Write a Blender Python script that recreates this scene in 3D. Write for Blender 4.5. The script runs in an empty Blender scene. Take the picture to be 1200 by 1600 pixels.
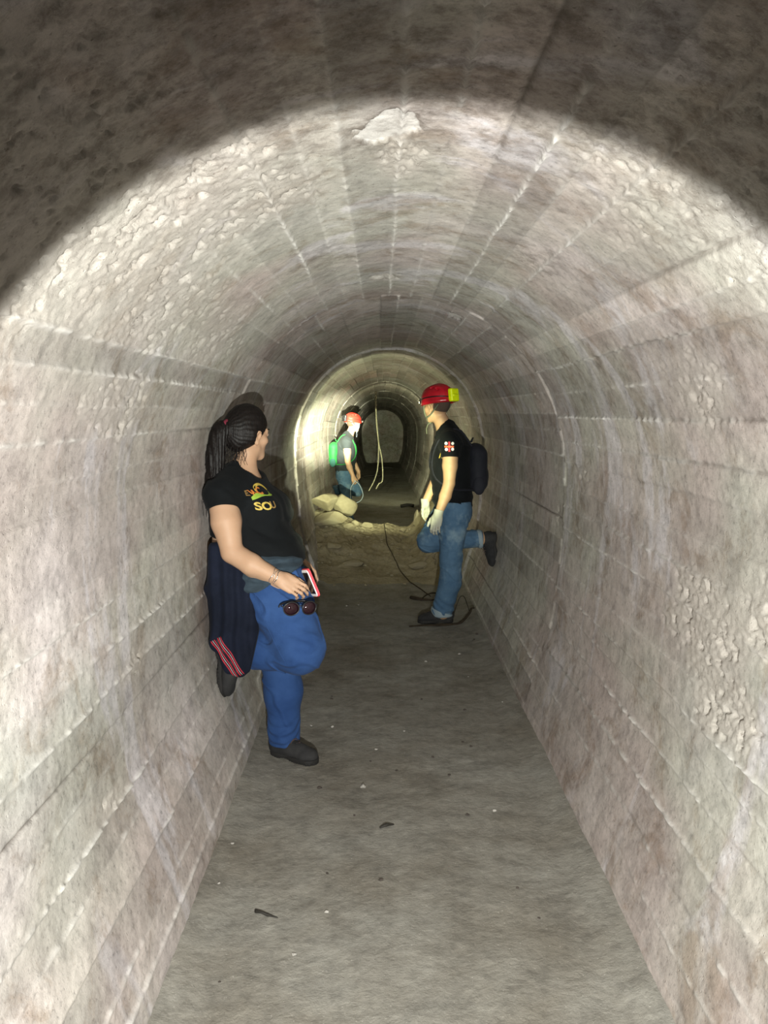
import bpy, bmesh, math, random
import numpy as np
from mathutils import Vector, Matrix
from mathutils.bvhtree import BVHTree

SC = bpy.context.scene
COL = SC.collection
rnd = random.Random(7)

# ------------------------------------------------------------------ camera, light, exposure
CAM_H = 1.58
cam_d = bpy.data.cameras.new('camera'); cam = bpy.data.objects.new('camera', cam_d); COL.objects.link(cam)
cam_d.sensor_fit = 'VERTICAL'; cam_d.sensor_height = 36.0; cam_d.lens = 1300 / 1600 * 36.0
cam_d.clip_start = 0.02; cam_d.clip_end = 200
cam.location = (0, 0, CAM_H)
cam.rotation_euler = (math.radians(90 - 6.8), 0, math.radians(-0.22))
SC.camera = cam

world = bpy.data.worlds.new('world'); SC.world = world; world.use_nodes = True
world.node_tree.nodes['Background'].inputs['Color'].default_value = (0.9, 0.8, 0.75, 1)
world.node_tree.nodes['Background'].inputs['Strength'].default_value = 0.001

def spot(name, loc, target, power, color, half_deg, blend, radius):
    d = bpy.data.lights.new(name, 'SPOT'); o = bpy.data.objects.new(name, d); COL.objects.link(o)
    d.energy = power; d.color = color; d.spot_size = math.radians(half_deg * 2); d.spot_blend = blend
    d.shadow_soft_size = radius
    o.location = loc
    o.rotation_euler = (Vector(target) - Vector(loc)).to_track_quat('-Z', 'Y').to_euler()
    return o
TORCH = (0.06, 0.0, 1.17)
# the hand torch beside the photographer: a wide spill cone and the hot beam inside it
spot('torch_spill', TORCH, (0.15, 10, 0.45), 500, (0.96, 0.965, 0.92), 36.0, 0.12, 0.012)
spot('torch_corona', TORCH, (0.05, 10, 2.0), 430, (0.95, 1.0, 0.90), 21.0, 1.0, 0.012)
spot('torch_halo', TORCH, (-0.22, 12, 1.22), 5200, (0.93, 1.0, 0.60), 6.2, 0.35, 0.012)
spot('torch_beam', TORCH, (-0.72, 12, 1.38), 120000, (0.98, 1.0, 0.70), 3.0, 1.0, 0.012)

SC.view_settings.view_transform = 'Standard'; SC.view_settings.look = 'None'
SC.view_settings.gamma = 1.0; SC.view_settings.use_curve_mapping = False
SC.view_settings.exposure = 0.0
SC.cycles.max_bounces = 6; SC.cycles.diffuse_bounces = 2
SC.cycles.use_denoising = True
SC.cycles.sample_clamp_indirect = 4.0

# ------------------------------------------------------------------ helpers
def tag(o, label=None, cat=None, group=None, kind=None):
    if label: o['label'] = label
    if cat: o['category'] = cat
    if group: o['group'] = group
    if kind: o['kind'] = kind
    return o

def mesh_np(name, V, F, mat, parent=None, origin=(0, 0, 0), smooth=True):
    """V (n,3) world coordinates, F (m,4) or (m,3); object origin at `origin`"""
    V = np.asarray(V, dtype=np.float64) - np.asarray(origin)
    F = np.asarray(F, dtype=np.int32)
    me = bpy.data.meshes.new(name)
    n, k = F.shape
    me.vertices.add(len(V)); me.vertices.foreach_set('co', V.astype(np.float32).ravel())
    me.loops.add(n * k); me.loops.foreach_set('vertex_index', F.ravel())
    me.polygons.add(n)
    me.polygons.foreach_set('loop_start', np.arange(0, n * k, k, dtype=np.int32))
    me.polygons.foreach_set('use_smooth', np.full(n, smooth))
    me.update(calc_edges=True); me.validate()
    if mat: me.materials.append(mat)
    o = bpy.data.objects.new(name, me); COL.objects.link(o)
    if parent is not None:
        o.parent = parent          # child meshes share the parent's origin
    else:
        o.location = origin
    return o

def mesh_bm(name, bm, mat, parent=None, origin=(0, 0, 0), smooth=True):
    me = bpy.data.meshes.new(name)
    bmesh.ops.translate(bm, verts=bm.verts, vec=-Vector(origin))
    bmesh.ops.recalc_face_normals(bm, faces=bm.faces)
    bm.to_mesh(me); bm.free()
    me.polygons.foreach_set('use_smooth', [smooth] * len(me.polygons))
    if mat: me.materials.append(mat)
    o = bpy.data.objects.new(name, me); COL.objects.link(o)
    if parent is not None: o.parent = parent
    else: o.location = origin
    return o

def tube_bm(bm, pts, radii, seg=8, closed=False):
    pts = [Vector(p) for p in pts]; n = len(pts)
    if not hasattr(radii, '__len__'): radii = [radii] * n
    rings = []; prev = None
    for i, p in enumerate(pts):
        a = pts[(i - 1) % n] if (closed or i > 0) else pts[i]
        b = pts[(i + 1) % n] if (closed or i < n - 1) else pts[i]
        t = (b - a).normalized()
        if prev is None:
            u = t.orthogonal().normalized()
        else:
            u = (prev - t * prev.dot(t)).normalized()
        prev = u; v = t.cross(u)
        rings.append([bm.verts.new(p + (u * math.cos(2 * math.pi * j / seg) + v * math.sin(2 * math.pi * j / seg)) * radii[i]) for j in range(seg)])
    m = n if closed else n - 1
    for i in range(m):
        A, B = rings[i], rings[(i + 1) % n]
        for j in range(seg):
            bm.faces.new((A[j], A[(j + 1) % seg], B[(j + 1) % seg], B[j]))
    if not closed:
        bm.faces.new(rings[0][::-1]); bm.faces.new(rings[-1])

def catmull(pts, sub=6):
    pts = [Vector(p) for p in pts]; out = []
    P = [pts[0] * 2 - pts[1]] + pts + [pts[-1] * 2 - pts[-2]]
    for i in range(1, len(P) - 2):
        for k in range(sub):
            t = k / sub
            out.append(0.5 * ((2 * P[i]) + (-P[i-1] + P[i+1]) * t + (2 * P[i-1] - 5 * P[i] + 4 * P[i+1] - P[i+2]) * t * t + (-P[i-1] + 3 * P[i] - 3 * P[i+1] + P[i+2]) * t ** 3))
    out.append(pts[-1]); return out

# value noise ------------------------------------------------------
def _hash(ix, iy, iz):
    h = (ix.astype(np.int64) * 374761393 + iy.astype(np.int64) * 668265263 + iz.astype(np.int64) * 2147483647 + 1013904223) & 0xFFFFFFFF
    h = ((h ^ (h >> 13)) * 1274126177) & 0xFFFFFFFF
    h = (h ^ (h >> 16)) & 0xFFFF
    return h.astype(np.float32) / 65535.0
def vnoise(x, y, z=None, seed=0):
    x = np.asarray(x, np.float32); y = np.asarray(y, np.float32)
    z = np.zeros_like(x) if z is None else np.asarray(z, np.float32)
    x, y, z = np.broadcast_arrays(x, y, z)
    fx, fy, fz = np.floor(x), np.floor(y), np.floor(z)
    ix, iy, iz = fx.astype(np.int64) + seed * 131, fy.astype(np.int64), fz.astype(np.int64) + seed * 17
    tx, ty, tz = x - fx, y - fy, z - fz
    tx = tx * tx * (3 - 2 * tx); ty = ty * ty * (3 - 2 * ty)
    flat = not np.any(tz)
    def plane(k):
        a = _hash(ix, iy, iz + k); b = _hash(ix + 1, iy, iz + k); c = _hash(ix, iy + 1, iz + k); d = _hash(ix + 1, iy + 1, iz + k)
        e = a + (b - a) * tx; f = c + (d - c) * tx
        return e + (f - e) * ty
    if flat: return plane(0) * 2 - 1
    tz = tz * tz * (3 - 2 * tz)
    g = plane(0); h = plane(1)
    return (g + (h - g) * tz) * 2 - 1
def fbm(x, y, z=None, oct=3, seed=0):
    s = 0; a = 1; t = 0
    for i in range(oct):
        k = 2.03 ** i
        s = s + a * vnoise(np.asarray(x) * k, np.asarray(y) * k, None if z is None else np.asarray(z) * k, seed + i)
        t += a; a *= 0.5
    return s / t
def sstep(a, b, x):
    t = np.clip((x - a) / (b - a), 0, 1); return t * t * (3 - 2 * t)

# ------------------------------------------------------------------ materials
class NT:
    def __init__(s, name):
        s.m = bpy.data.materials.new(name); s.m.use_nodes = True; s.t = s.m.node_tree; s.n = s.t.nodes; s.l = s.t.links
        s.b = s.n['Principled BSDF']
        s.tc = s.n.new('ShaderNodeTexCoord'); s.geo = s.n.new('ShaderNodeNewGeometry')
    def noise(s, scale, detail=4, rough=0.55, vec=None, mapping=None, dist=0.0, world=True):
        n = s.n.new('ShaderNodeTexNoise'); n.inputs['Scale'].default_value = scale; n.inputs['Detail'].default_value = detail
        n.inputs['Roughness'].default_value = rough; n.inputs['Distortion'].default_value = dist
        v = vec if vec is not None else (s.geo.outputs['Position'] if world else s.tc.outputs['Object'])
        if mapping:
            mp = s.n.new('ShaderNodeMapping'); mp.inputs['Scale'].default_value = mapping; s.l.new(v, mp.inputs['Vector']); v = mp.outputs['Vector']
        s.l.new(v, n.inputs['Vector']); return n.outputs['Fac']
    def voro(s, scale, feature='F1', mapping=None):
        n = s.n.new('ShaderNodeTexVoronoi'); n.inputs['Scale'].default_value = scale; n.feature = feature
        v = s.geo.outputs['Position']
        if mapping:
            mp = s.n.new('ShaderNodeMapping'); mp.inputs['Scale'].default_value = mapping; s.l.new(v, mp.inputs['Vector']); v = mp.outputs['Vector']
        s.l.new(v, n.inputs['Vector']); return n.outputs['Distance']
    def ramp(s, fac, stops, interp='LINEAR'):
        r = s.n.new('ShaderNodeValToRGB'); r.color_ramp.interpolation = interp
        e = r.color_ramp.elements
        while len(e) < len(stops): e.new(0.5)
        for q, (p, c) in zip(e, stops):
            q.position = p; q.color = (*c, 1) if hasattr(c, '__len__') else (c, c, c, 1)
        s.l.new(fac, r.inputs['Fac']); return r.outputs['Color']
    def mix(s, a, b, fac, mode='MIX'):
        n = s.n.new('ShaderNodeMix'); n.data_type = 'RGBA'; n.blend_type = mode
        for sock, v in ((n.inputs[6], a), (n.inputs[7], b)):
            if isinstance(v, bpy.types.NodeSocket): s.l.new(v, sock)
            else: sock.default_value = (*v, 1) if hasattr(v, '__len__') else (v, v, v, 1)
        if isinstance(fac, bpy.types.NodeSocket): s.l.new(fac, n.inputs[0])
        else: n.inputs[0].default_value = fac
        return n.outputs[2]
    def math(s, op, a, b=0.0, clamp=False):
        n = s.n.new('ShaderNodeMath'); n.operation = op; n.use_clamp = clamp
        for sock, v in ((n.inputs[0], a), (n.inputs[1], b)):
            if isinstance(v, bpy.types.NodeSocket): s.l.new(v, sock)
            else: sock.default_value = v
        return n.outputs[0]
    def attr(s, name):
        n = s.n.new('ShaderNodeAttribute'); n.attribute_name = name; return n.outputs['Fac']
    def bump(s, h, dist=0.002, strength=1.0, prev=None):
        n = s.n.new('ShaderNodeBump'); n.inputs['Distance'].default_value = dist; n.inputs['Strength'].default_value = strength
        s.l.new(h, n.inputs['Height'])
        if prev is not None: s.l.new(prev, n.inputs['Normal'])
        return n.outputs['Normal']
    def done(s, col, rough=0.9, normal=None, metal=0.0, spec=0.3, **kw):
        for k, v in (('Base Color', col), ('Roughness', rough), ('Metallic', metal), ('Specular IOR Level', spec)):
            if isinstance(v, bpy.types.NodeSocket): s.l.new(v, s.b.inputs[k])
            elif hasattr(v, '__len__'): s.b.inputs[k].default_value = (*v, 1)
            else: s.b.inputs[k].default_value = v
        if normal is not None: s.l.new(normal, s.b.inputs['Normal'])
        for k, v in kw.items(): s.b.inputs[k.replace('_', ' ')].default_value = v
        return s.m

def concrete():
    s = NT('board_marked_concrete')
    big = s.noise(0.9, 3, 0.6, dist=0.6)
    col = s.ramp(big, [(0.30, (0.34, 0.285, 0.255)), (0.42, (0.40, 0.36, 0.33)), (0.52, (0.43, 0.40, 0.365)), (0.62, (0.47, 0.44, 0.415)), (0.75, (0.56, 0.53, 0.51))])
    # green grey and rosy casts in large clouds
    cl = s.noise(1.7, 2, 0.5, mapping=(1, 0.6, 1))
    col = s.mix(col, s.ramp(cl, [(0.40, (0.96, 1.02, 0.95)), (0.58, (1.05, 0.97, 0.985))]), 0.6, 'MULTIPLY')
    # lime wash running down the walls in tongues
    tg = s.noise(1.0, 4, 0.6, mapping=(1.6, 2.6, 0.75), dist=1.2)
    tm = s.ramp(tg, [(0.56, 0.0), (0.64, 1.0)])
    col = s.mix(col, (0.60, 0.575, 0.60), s.math('MULTIPLY', tm, 0.55))
    # small mottling
    mt = s.noise(14, 6, 0.7)
    col = s.mix(col, s.ramp(mt, [(0.3, 0.62), (0.5, 1.0), (0.72, 1.22)]), 0.85, 'MULTIPLY')
    col = s.mix(col, s.ramp(s.noise(4.5, 7, 0.7, dist=0.5), [(0.36, (0.74, 0.68, 0.62)), (0.47, (1, 1, 1)), (0.66, (1.10, 1.10, 1.10))]), 0.9, 'MULTIPLY')
    mt2 = s.noise(70, 4, 0.7)
    col = s.mix(col, s.ramp(mt2, [(0.30, 0.55), (0.42, 1.0), (0.7, 1.15)]), 0.8, 'MULTIPLY')
    col = s.mix(col, s.ramp(s.attr('tone'), [(0.0, 0.80), (0.5, 1.0), (1.0, 1.16)]), 1.0, 'MULTIPLY')
    # lime along the board joints, dirt in the open ones
    col = s.mix(col, (0.76, 0.74, 0.70), s.attr('lime'))
    col = s.mix(col, (0.10, 0.08, 0.065), s.attr('dirt'))
    rg = s.attr('rough')
    pit = s.noise(60, 6, 0.8)
    col = s.mix(col, s.mix((0.17, 0.135, 0.11), (0.50, 0.46, 0.41), s.ramp(pit, [(0.33, 0.0), (0.43, 1.0)])), s.math('MULTIPLY', rg, 0.75))
    st = s.attr('stain')
    col = s.mix(col, (0.10, 0.075, 0.055), s.math('MULTIPLY', st, s.ramp(s.noise(16, 7, 0.75), [(0.45, 0.0), (0.62, 0.6)])))
    # grain of the form boards along the tunnel, pores
    gr = s.noise(1, 5, 0.65, mapping=(90, 5, 90))
    b1 = s.bump(gr, 0.0016, 0.8)
    b2 = s.bump(s.noise(55, 7, 0.78), 0.004, 0.6, b1)
    b2 = s.bump(s.noise(210, 4, 0.7), 0.0012, 0.8, b2)
    pores = s.ramp(s.voro(55), [(0.0, 0.0), (0.17, 1.0)])
    b3 = s.bump(s.mix(1.0, pores, s.ramp(s.noise(3.5, 3), [(0.52, 0.0), (0.62, 1.0)])), 0.003, 0.8, b2)
    return s.done(col, 0.92, b3, spec=0.2)

def dirt_floor():
    s = NT('packed_dirt')
    col = s.ramp(s.noise(1.6, 5, 0.6), [(0.3, (0.205, 0.185, 0.15)), (0.5, (0.27, 0.255, 0.22)), (0.7, (0.325, 0.315, 0.28))])
    col = s.mix(col, s.ramp(s.noise(25, 6, 0.7), [(0.3, 0.75), (0.5, 1.0), (0.7, 1.15)]), 0.8, 'MULTIPLY')
    sp = s.ramp(s.noise(130, 2, 0.5), [(0.68, 0.0), (0.74, 1.0)])
    col = s.mix(col, (0.5, 0.47, 0.42), s.math('MULTIPLY', sp, 0.6))
    col = s.mix(col, s.ramp(s.noise(6, 7, 0.72), [(0.36, 0.78), (0.48, 1.0), (0.66, 1.1)]), 0.9, 'MULTIPLY')
    b = s.bump(s.noise(7, 6, 0.65), 0.02, 0.5)
    b = s.bump(s.noise(60, 6, 0.75), 0.004, 1.0, b)
    return s.done(col, 0.95, b, spec=0.15)

def earth():
    s = NT('clay_rubble')
    col = s.ramp(s.noise(3.0, 5, 0.6), [(0.3, (0.20, 0.165, 0.10)), (0.5, (0.27, 0.23, 0.15)), (0.7, (0.35, 0.31, 0.21))])
    col = s.mix(col, s.ramp(s.noise(35, 6, 0.7), [(0.3, 0.7), (0.5, 1.0), (0.7, 1.15)]), 0.8, 'MULTIPLY')
    b = s.bump(s.noise(14, 6, 0.7), 0.02, 0.8)
    b = s.bump(s.noise(70, 6, 0.75), 0.004, 1.0, b)
    return s.done(col, 0.95, b, spec=0.15)

def stone(name, c0, c1, scale=9):
    s = NT(name)
    col = s.ramp(s.noise(scale, 5, 0.6), [(0.3, c0), (0.7, c1)])
    b = s.bump(s.noise(scale * 4, 6, 0.75), 0.01, 0.8)
    return s.done(col, 0.92, b, spec=0.2)

def fabric(name, c0, c1=None, weave=700, folds=9, fold_d=0.008, rough=0.85, sheen=0.2, worn=None):
    s = NT(name); c1 = c1 or tuple(min(1, x * 1.25) for x in c0)
    n = s.noise(folds * 0.7, 4, 0.6, world=False)
    col = s.ramp(n, [(0.35, c0), (0.65, c1)])
    if worn: col = s.mix(col, worn, s.ramp(s.noise(5, 4, 0.65, world=False), [(0.5, 0.0), (0.68, 0.8)]))
    b = s.bump(s.noise(folds, 3, 0.45, world=False, mapping=(1, 1, 1.7), dist=0.5), fold_d, 0.8)
    b = s.bump(s.noise(weave, 2, 0.5, world=False), 0.0006, 0.7, b)
    s.b.inputs['Sheen Weight'].default_value = sheen * 0.1
    return s.done(col, rough, b, spec=0.12)

def plain(name, col, rough=0.5, metal=0.0, spec=0.5, bumpy=0.0, scale=60, var=0.12, emit=None, es=0):
    s = NT(name)
    c = s.ramp(s.noise(scale, 3, 0.6, world=False), [(0.3, tuple(x * (1 - var) for x in col)), (0.7, tuple(min(1, x * (1 + var)) for x in col))])
    b = s.bump(s.noise(scale * 3, 3, 0.6, world=False), bumpy, 0.6) if bumpy else None
    if emit:
        s.b.inputs['Emission Color'].default_value = (*emit, 1); s.b.inputs['Emission Strength'].default_value = es
    return s.done(c, rough, b, metal, spec)

def skin_mat(name, c0, c1):
    s = NT(name)
    col = s.ramp(s.noise(6, 4, 0.6, world=False), [(0.35, c0), (0.65, c1)])
    b = s.bump(s.noise(220, 4, 0.6, world=False), 0.0007, 0.6)
    s.b.inputs['Subsurface Weight'].default_value = 0.12; s.b.inputs['Subsurface Radius'].default_value = (0.012, 0.005, 0.003)
    return s.done(col, 0.55, b, spec=0.35)

def hair_mat():
    s = NT('black_hair')
    st = s.noise(1, 4, 0.6, world=False, mapping=(160, 160, 14), dist=0.4)
    col = s.ramp(st, [(0.35, (0.004, 0.003, 0.003)), (0.65, (0.010, 0.007, 0.006))])
    return s.done(col, 0.5, s.bump(st, 0.003, 0.9), spec=0.22)

M_CON = concrete(); M_FLOOR = dirt_floor(); M_EARTH = earth()

# ------------------------------------------------------------------ the tunnel
XC = 0.075
JOINTS = [-2.48, 0.88, 4.24, 7.60, 10.96, 14.32, 17.68, 21.04, 24.4, 27.76, 31.12, 60]
STEP = [0.0, 0.0, 0.001, 0.018, 0.010, 0.018, 0.024, 0.034, 0.040, 0.046, 0.05]
def section():
    """polyline of the half section (dx, z) from below the floor up to the crown"""
    low = [(0.655, -0.45), (0.67, 0.0), (0.71, 0.14), (0.757, 0.29), (0.822, 0.5), (0.852, 0.82), (0.866, 1.0), (0.87, 1.27)]
    arch = [(0.87 * math.cos(a), 1.27 + 0.90 * math.sin(a)) for a in np.linspace(0.06, math.pi / 2, 40)]
    return low + arch
half = np.array(section())
full = np.concatenate([np.stack([-half[:, 0], half[:, 1]], 1), np.stack([half[::-1, 0], half[::-1, 1]], 1)[1:]])
seglen = np.hypot(*np.diff(full, axis=0).T); arc = np.concatenate([[0], np.cumsum(seglen)]); L = arc[-1]
NS = 1300
S = np.linspace(0, L, NS)
SX = np.interp(S, arc, full[:, 0]); SZ = np.interp(S, arc, full[:, 1])
k = np.ones(37) / 37
def smoothed(a): 
    p = np.concatenate([2 * a[0] - a[18:0:-1], a, 2 * a[-1] - a[-2:-20:-1]]); return np.convolve(p, k, 'valid')
SX, SZ = smoothed(SX), smoothed(SZ)
TX, TZ = np.gradient(SX), np.gradient(SZ); tl = np.hypot(TX, TZ); NX, NZ = TZ / tl, -TX / tl   # points into the tunnel
Ys = list(np.linspace(-4, 0.9, 40))
while Ys[-1] < 34.2: Ys.append(Ys[-1] + max(0.006, 0.0044 * Ys[-1]))
Ys = np.array(Ys)
# make a pair of rows at every joint so the lips are crisp
for j in JOINTS[1:-1]:
    i = np.argmin(abs(Ys - j)); Ys[i] = j - 0.001
    Ys[i + 1] = j + max(0.006, 0.0009 * j)
NY = len(Ys)
SS, YY = np.meshgrid(S, Ys, indexing='xy')            # (NY, NS)
ZZ = np.broadcast_to(SZ, SS.shape); XX = np.broadcast_to(SX + XC, SS.shape)
disp = np.zeros(SS.shape, np.float32); lime = np.zeros_like(disp); dirt = np.zeros_like(disp); tone = np.zeros_like(disp)
for k_ in range(len(JOINTS) - 1):
    rows = (Ys >= JOINTS[k_]) & (Ys < JOINTS[k_ + 1]) if k_ else (Ys < JOINTS[1])
    if not rows.any(): continue
    r = random.Random(100 + k_)
    edges = [0.0]
    while edges[-1] < L: edges.append(edges[-1] + r.choice([0.08, 0.09, 0.10, 0.11, 0.12, 0.13]))
    edges = np.array(edges); idx = np.clip(np.searchsorted(edges, S) - 1, 0, len(edges) - 2)
    frac = (S - edges[idx]) / (edges[idx + 1] - edges[idx])
    off = np.array([r.uniform(-0.0035, 0.0035) for _ in edges]); tilt = np.array([r.uniform(-0.004, 0.004) for _ in edges])
    near = np.where(frac < 0.5, idx, idx + 1); dist = np.abs(S - edges[near])
    fin = np.array([r.choice([0.25, 0.45, 0.6, 0.8, 1.0, 1.0]) for _ in edges]); gro = np.array([r.choice([0, 0, 0.3, 0.6, 0.9, 0]) for _ in edges]); tn = np.array([r.uniform(0, 1) for _ in edges])
    zedge = np.interp(edges, S, SZ)
    yy = YY[rows]; base = np.broadcast_to(off[idx] + tilt[idx] * (frac - 0.5), yy.shape).copy()
    ed = np.broadcast_to(near.astype(np.float32), yy.shape)
    brk = vnoise(yy * 1.1, ed * 7.3, seed=k_ + 3) * 0.6 + vnoise(yy * 5.0, ed * 7.3, seed=k_ + 9) * 0.5
    jag = vnoise(yy * 45, ed * 3.1, seed=k_ + 20)
    wob = vnoise(yy * 3, ed * 5.7, seed=k_ + 30) * 0.004 + jag * 0.0025
    dd = np.abs(S[None] - edges[near][None] - wob)
    fm = fin[near][None] * np.clip(brk + 0.55, 0, 1) * np.clip(0.6 + jag * 0.7, 0, 1)
    gm = gro[near][None] * np.clip(vnoise(yy * 0.8, ed * 9.3, seed=k_ + 40) + 0.45, 0, 1)
    prof = np.exp(-(dd / 0.0058) ** 2)
    base += 0.013 * fm * prof - 0.013 * gm * prof
    tone[rows] = tn[idx][None] + 0.25 * vnoise(yy * 0.9, np.broadcast_to(idx.astype(np.float32), yy.shape) * 3.7, seed=k_ + 60)
    disp[rows] = base - (-STEP[k_])
    lime[rows] = 1.0 * fm * np.exp(-(dd / 0.007) ** 2) * 0.85
    dirt[rows] = gm * np.exp(-(dd / 0.006) ** 2) * 0.9
    # ragged edge of the pour at each joint
for j in JOINTS[1:-1]:
    q = np.exp(-((YY - j + 0.03 * vnoise(SS * 4, SS * 0 + j)) / (0.035)) ** 2)
    lip = 0.5 + 0.5 * vnoise(SS * 2.2, SS * 0 + j, seed=5)
    disp += q * lip * (0.0015 if j < 7 else 0.010)
    lime += q * lip * 0.05
disp += 0.010 * fbm(SS * 1.6, YY * 1.1, oct=3, seed=11) + 0.0022 * fbm(SS * 11, YY * 8, oct=3, seed=21) + 0.0014 * fbm(SS * 60, YY * 45, oct=2, seed=31)
# honeycombed and spalled places: centre (x,y,z), radii (y, around), depth
PATCH = [((-0.42, 1.95, 2.05), 0.42, 0.30, 0.9), ((-0.62, 2.2, 1.90), 0.5, 0.16, 0.9), ((-0.78, 2.35, 1.62), 0.35, 0.10, 0.8), ((-0.62, 2.9, 1.88), 0.45, 0.14, 0.5),
         ((0.90, 2.35, 0.98), 0.30, 0.16, 1.0), ((0.89, 2.15, 0.80), 0.22, 0.12, 1.0), ((0.86, 2.3, 1.62), 0.22, 0.13, 0.7), ((0.93, 1.9, 1.1), 0.2, 0.12, 0.9),
         ((-0.79, 2.55, 0.80), 0.14, 0.05, 0.8), ((-0.73, 2.2, 0.52), 0.10, 0.035, 0.9), ((0.945, 3.9, 1.30), 0.20, 0.035, 0.8), ((0.05, 2.05, 2.18), 0.13, 0.07, 0.8),
         ((0.60, 1.6, 2.0), 0.5, 0.25, 0.5), ((-0.6, 1.2, 1.95), 0.5, 0.3, 0.8), ((0.02, 3.75, 2.18), 0.10, 0.08, 0.7), ((0.92, 4.35, 1.0), 0.16, 0.10, 0.4),
         ((0.45, 5.3, 2.1), 0.25, 0.05, 0.6), ((-0.62, 3.4, 1.86), 0.3, 0.05, 0.5), ((-0.79, 4.05, 0.9), 0.06, 0.2, 0.3)]
rough = np.zeros_like(disp)
for (px, py, pz), ry, rs, a in PATCH:
    i = np.argmin((SX + XC - px) ** 2 + (SZ - pz) ** 2)
    d2 = ((YY - py) / ry) ** 2 + ((SS - S[i]) / rs) ** 2
    rough = np.maximum(rough, a * sstep(1.5, 0.3, d2 + 0.9 * fbm(SS * 9, YY * 7, oct=3, seed=51)))
rr = rough > 0.01
n1 = np.zeros_like(disp); n1[rr] = fbm(SS[rr] * 95, YY[rr] * 75, oct=3, seed=61)
n2 = np.zeros_like(disp); n2[rr] = fbm(SS[rr] * 38, YY[rr] * 30, oct=3, seed=71)
disp += rough * (0.0045 * n1 - 0.010 * sstep(0.24, 0.42, n2))
disp *= np.where(YY > 21, 1.0, 1.0)
stain = sstep(2.0, 0.7, YY) * 0.0
for (px, py, pz), ry, rs, a in [((0.15, 1.2, 2.15), 1.0, 1.0, 0.9), ((0.48, 2.70, 2.05), 0.24, 0.10, 0.9), ((0.55, 1.6, 2.0), 0.4, 0.4, 0.6), ((-0.2, 3.0, 2.15), 0.3, 0.15, 0.6)]:
    i = np.argmin((SX + XC - px) ** 2 + (SZ - pz) ** 2)
    stain = np.maximum(stain, a * sstep(1.3, 0.2, ((YY - py) / ry) ** 2 + ((SS - S[i]) / rs) ** 2))
for (px, py, pz), ry, rs in [((0.015, 1.83, 2.18), 0.10, 0.055), ((0.0, 3.70, 2.16), 0.06, 0.045), ((0.40, 4.6, 2.1), 0.10, 0.045)]:
    i = np.argmin((SX + XC - px) ** 2 + (SZ - pz) ** 2)
    q = ((YY - py) / ry) ** 2 + ((SS - S[i]) / rs) ** 2 + 1.3 * fbm(SS * 22, YY * 18, oct=3, seed=52)
    lime = np.maximum(lime, 0.6 * sstep(1.0, 0.8, q)); rim = sstep(0.85, 1.05, q) * sstep(1.5, 1.2, q)
    dirt = np.maximum(dirt, 0.55 * rim * (fbm(SS * 40, YY * 40, oct=2, seed=53) > -0.1)); disp -= 0.007 * sstep(1.05, 0.9, q)
X3 = XX + NX[None] * disp; Z3 = ZZ + NZ[None] * disp
# the lining sinks a little towards the far end
Z3 = Z3 - 0.020 * np.clip(YY - 12, 0, 30) * (ZZ > -0.3)
V = np.stack([X3, YY, Z3], -1)
def strip(name, i0, i1):
    v = V[:, i0:i1 + 1].reshape(-1, 3); w = i1 - i0 + 1
    a = (np.arange(NY - 1)[:, None] * w + np.arange(w - 1)[None]).ravel()
    o = mesh_np(name, v, np.stack([a, a + w, a + w + 1, a + 1], 1), M_CON)
    for nm, arr in (('lime', lime), ('dirt', dirt), ('rough', rough), ('stain', stain), ('tone', tone)):
        at = o.data.attributes.new(nm, 'FLOAT', 'POINT'); at.data.foreach_set('value', np.clip(arr[:, i0:i1 + 1], 0, 1).astype(np.float32).ravel())
    return tag(o, kind='structure')
iL = int(np.argmax(SZ > 1.30)); iR = int(NS - 1 - np.argmax(SZ[::-1] > 1.30))
strip('wall_left', 0, iL); strip('ceiling', iL, iR); strip('wall_right', iR, NS - 1)
# wall closing the far end
bm = bmesh.new(); g = [[bm.verts.new((x, 33.3 - 0.5 * max(0.0, 0.9 - z - 0.5 * x) + 0.35 * float(fbm(x * 2.5, z * 2.5, oct=4)), z)) for x in np.linspace(-1.1, 1.2, 40)] for z in np.linspace(-0.8, 2.3, 50)]
for a, b in zip(g, g[1:]):
    for i in range(39): bm.faces.new((a[i], a[i + 1], b[i + 1], b[i]))
tag(mesh_bm('wall_back', bm, M_CON), kind='structure')

def floor_z(x, y):
    x = np.asarray(x, float); y = np.asarray(y, float)
    z = 0.012 * fbm(x * 2.2, y * 1.8, oct=3, seed=81) + 0.004 * fbm(x * 14, y * 12, oct=3, seed=82) + 0.0015 * fbm(x * 60, y * 60, oct=2, seed=83)
    z = z + 0.03 * sstep(0.16, 0.0, np.minimum(x + 0.62, 0.77 - x))
    z = z - 0.24 * sstep(9.2, 10.4, y) + 0.10 * sstep(14, 17.5, y) - 0.014 * np.clip(y - 17, 0, 30)
    return z
fx = np.linspace(-0.95, 1.1, 190); FX, FY = np.meshgrid(fx, np.concatenate([Ys[::1]]), indexing='xy')
FZ = floor_z(FX, FY)
v = np.stack([FX, FY, FZ], -1).reshape(-1, 3); w = len(fx)
a = (np.arange(len(Ys) - 1)[:, None] * w + np.arange(w - 1)[None]).ravel()
tag(mesh_np('floor', v, np.stack([a, a + 1, a + w + 1, a + w], 1), M_FLOOR), kind='structure')

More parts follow.
